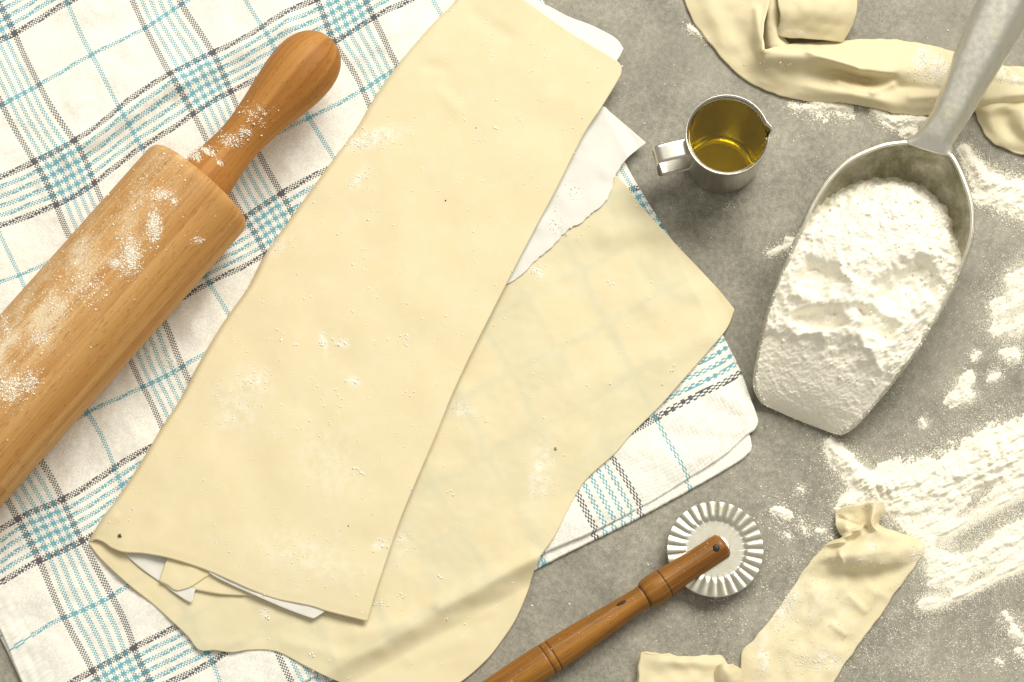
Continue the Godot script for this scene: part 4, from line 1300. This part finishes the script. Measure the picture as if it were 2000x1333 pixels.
	for c in [[1815, 130, 34, 22, 700, 0.5], [1800, 110, 12, 14, 140, 0.6], [1835, 150, 24, 16, 260, 0.4], [1975, 150, 20, 14, 300, 0.5], [1530, 45, 10, 12, 60, 0.5], [1960, 145, 20, 6, 90, 0.5], [1534, 128, 8, 12, 40, 0.5], [1560, 60, 30, 4, 40, 0.4], [1600, 205, 50, 5, 120, 0.4]]:
		near(M.strip_pts, c, xf)
	tag(scatter("strip_dusting", xf, M.flour), "patches of flour on the crumpled strip where the scoop handle crosses it", "flour", "", "stuff")
	# towel and baking paper catch some too
	xf = []
	for c in [[290, 690, 14, 40, 260, 0.4], [330, 710, 20, 14, 160, 0.5], [60, 960, 40, 30, 420, 0.4], [100, 930, 30, 30, 200, 0.4], [540, 490, 20, 16, 60, 0.5], [480, 560, 10, 20, 30, 0.4], [140, 1290, 60, 30, 30, 0.3]]:
		for q in c[4]:
			var p := Vector2(c[0] + rng.randfn() * c[2] * 0.6, c[1] + rng.randfn() * c[3] * 0.6)
			xf.append(lump(at(p.x, p.y, towel_h(p) + 0.1), size_of_crumb(c[5])))
	tag(scatter("towel_dusting", xf, M.flour), "flour sprinkled on the checked towel along the rolling pin", "flour", "", "stuff")
	xf = []
	for c in [[1120, 400, 30, 26, 120, 0.45], [1090, 440, 26, 20, 120, 0.4], [1130, 380, 50, 40, 60, 0.3]]:
		for q in c[4]:
			var p := Vector2(c[0] + rng.randfn() * c[2] * 0.6, c[1] + rng.randfn() * c[3] * 0.6)
			xf.append(lump(at(p.x, p.y, maxf(low_dough_h(p), 3.6) + 1.1), size_of_crumb(c[5])))
	tag(scatter("paper_dusting", xf, M.flour), "few flour crumbs on the torn baking paper beside the folded dough", "flour", "", "stuff")
	# crumbs on the scoop handle and the wheel's handle
	xf = []
	var hg := []
	for q in 130:
		var f := rng.randf()
		var p := Vector2(lerpf(1840, 1950, f), lerpf(240, 20, f)) + Vector2(rng.randf_range(-20, 22), 0)
		xf.append(lump(at(p.x, p.y, lerpf(51.0, 65.0, f)), 0.1 + 0.4 * pow(rng.randf(), 3)))
	for q in 200:
		var f := rng.randf()
		var off := rng.randfn() * 12.0
		var p := Vector2(lerpf(1412, 1000, f), lerpf(1064, 1333, f)) + Vector2(0.5, 0.86) * (off - 4)
		xf.append(lump(at(p.x, p.y, 9.2 + sqrt(maxf(0.0, pow(handle_r(f * 148.0), 2) - pow(off / 3.6, 2)))), 0.06 + 0.2 * pow(rng.randf(), 4)))
	tag(scatter("handle_dusting", xf, M.flour), "stray flour specks on the scoop handle and the pastry wheel handle", "flour", "", "stuff")

func handle_r(s: float) -> float:
	var k := [0, 7.0, 20, 7.3, 38, 8.0, 45, 8.3, 50, 7.3, 55, 6.4, 70, 6.9, 95, 8.3, 108, 8.8, 170, 9.0]
	for i in range(0, 18, 2):
		if s <= k[i + 2]: return lerpf(k[i + 1], k[i + 3], (s - k[i]) / (k[i + 2] - k[i]))
	return 9.0

func on_sheet(g: Dictionary, n: int, big: float, xf: Array, _z: Array) -> void:
	var pts: PackedVector3Array = g.pts
	var px: PackedVector2Array = g.px
	for q in n:
		var k := rng.randi_range(0, pts.size() - 1)
		if N(px[k].x, px[k].y, 0.012) < rng.randf_range(-0.3, 0.25): continue
		xf.append(lump(pts[k] + Vector3(rng.randf_range(-1, 1), 0.05, rng.randf_range(-1, 1)) * 0.001, 0.1 + big * 2.0 * pow(rng.randf(), 6.0)))

func near(g: Dictionary, c: Array, xf: Array) -> void:
	var pts: PackedVector3Array = g.pts
	var px: PackedVector2Array = g.px
	var pick := PackedInt32Array()
	for k in px.size():
		if absf(px[k].x - c[0]) < c[2] * 1.6 and absf(px[k].y - c[1]) < c[3] * 1.6: pick.append(k)
	if pick.is_empty(): return
	var ang := rng.randf() * TAU
	for q in c[4] * 14:
		var k := pick[rng.randi_range(0, pick.size() - 1)]
		var d := Vector2((px[k].x - c[0]) / c[2], (px[k].y - c[1]) / c[3])
		if exp(-d.length_squared() * 1.3) * (0.6 + 1.4 * N(px[k].x * 1.0 + ang * 100, px[k].y, 0.07)) < rng.randf() * 0.8: continue
		xf.append(lump(pts[k] + Vector3(rng.randf_range(-0.8, 0.8), 0.06, rng.randf_range(-0.8, 0.8)) * 0.001, 0.06 + c[5] * 0.75 * pow(rng.randf(), 11.0)))

# ------------------------------------------------------------------
func _ready() -> void:
	var cam := Camera3D.new()
	cam.name = "camera"
	cam.keep_aspect = Camera3D.KEEP_HEIGHT
	cam.fov = rad_to_deg(2.0 * atan(666.5 / FOCAL))
	cam.near = 0.05
	cam.far = 20.0
	add_child(cam)
	cam.look_at_from_position(eye, Vector3.ZERO, Vector3(0, 0, -1))
	cam.current = true
	var env := Environment.new()
	env.background_mode = Environment.BG_COLOR
	env.background_color = Color(0.42, 0.397, 0.335).linear_to_srgb()
	env.tonemap_mode = Environment.TONE_MAPPER_LINEAR
	env.tonemap_exposure = 1.12
	env.sdfgi_enabled = true
	env.ssao_enabled = true
	env.ssil_enabled = true
	var we := WorldEnvironment.new()
	we.name = "surroundings"
	we.environment = env
	add_child(we)
	# a tall window beyond the top edge of the picture
	var win := AreaLight3D.new()
	win.name = "window_light"
	win.area_size = Vector2(2.2, 1.35)
	win.light_energy = 10.6
	win.light_color = Color(1.0, 0.98, 0.925)
	win.shadow_enabled = true
	add_child(win)
	win.look_at_from_position(Vector3(0.95, 2.45, -1.8), Vector3(0, 0, 0), Vector3.UP)

	materials()
	M.fibre = mat(Color(0.84, 0.83, 0.79), 1.0)
	M.bounce_pale = mat(Color(0.90, 0.88, 0.82), 0.8, 0.0)  # pale non-metal for the disc added under the oil to throw light back
	M.steel_pale = mat(Color(0.82, 0.80, 0.76), 0.3, 1.0)
	# the worktop
	var pm := PlaneMesh.new()
	pm.size = Vector2(2.4, 2.4)
	var top := obj("worktop", pm, M.worktop)
	M.worktop.uv1_scale = Vector3(6, 6, 6)
	tag(top, "grey stone worktop with fine pale scratches", "worktop", "", "structure")
	make_towel()
	make_dough()
	make_paper()
	make_pin()
	make_cup()
	make_scoop()
	make_flour_fill()
	make_wheel()
	make_scraps()
	make_flour()
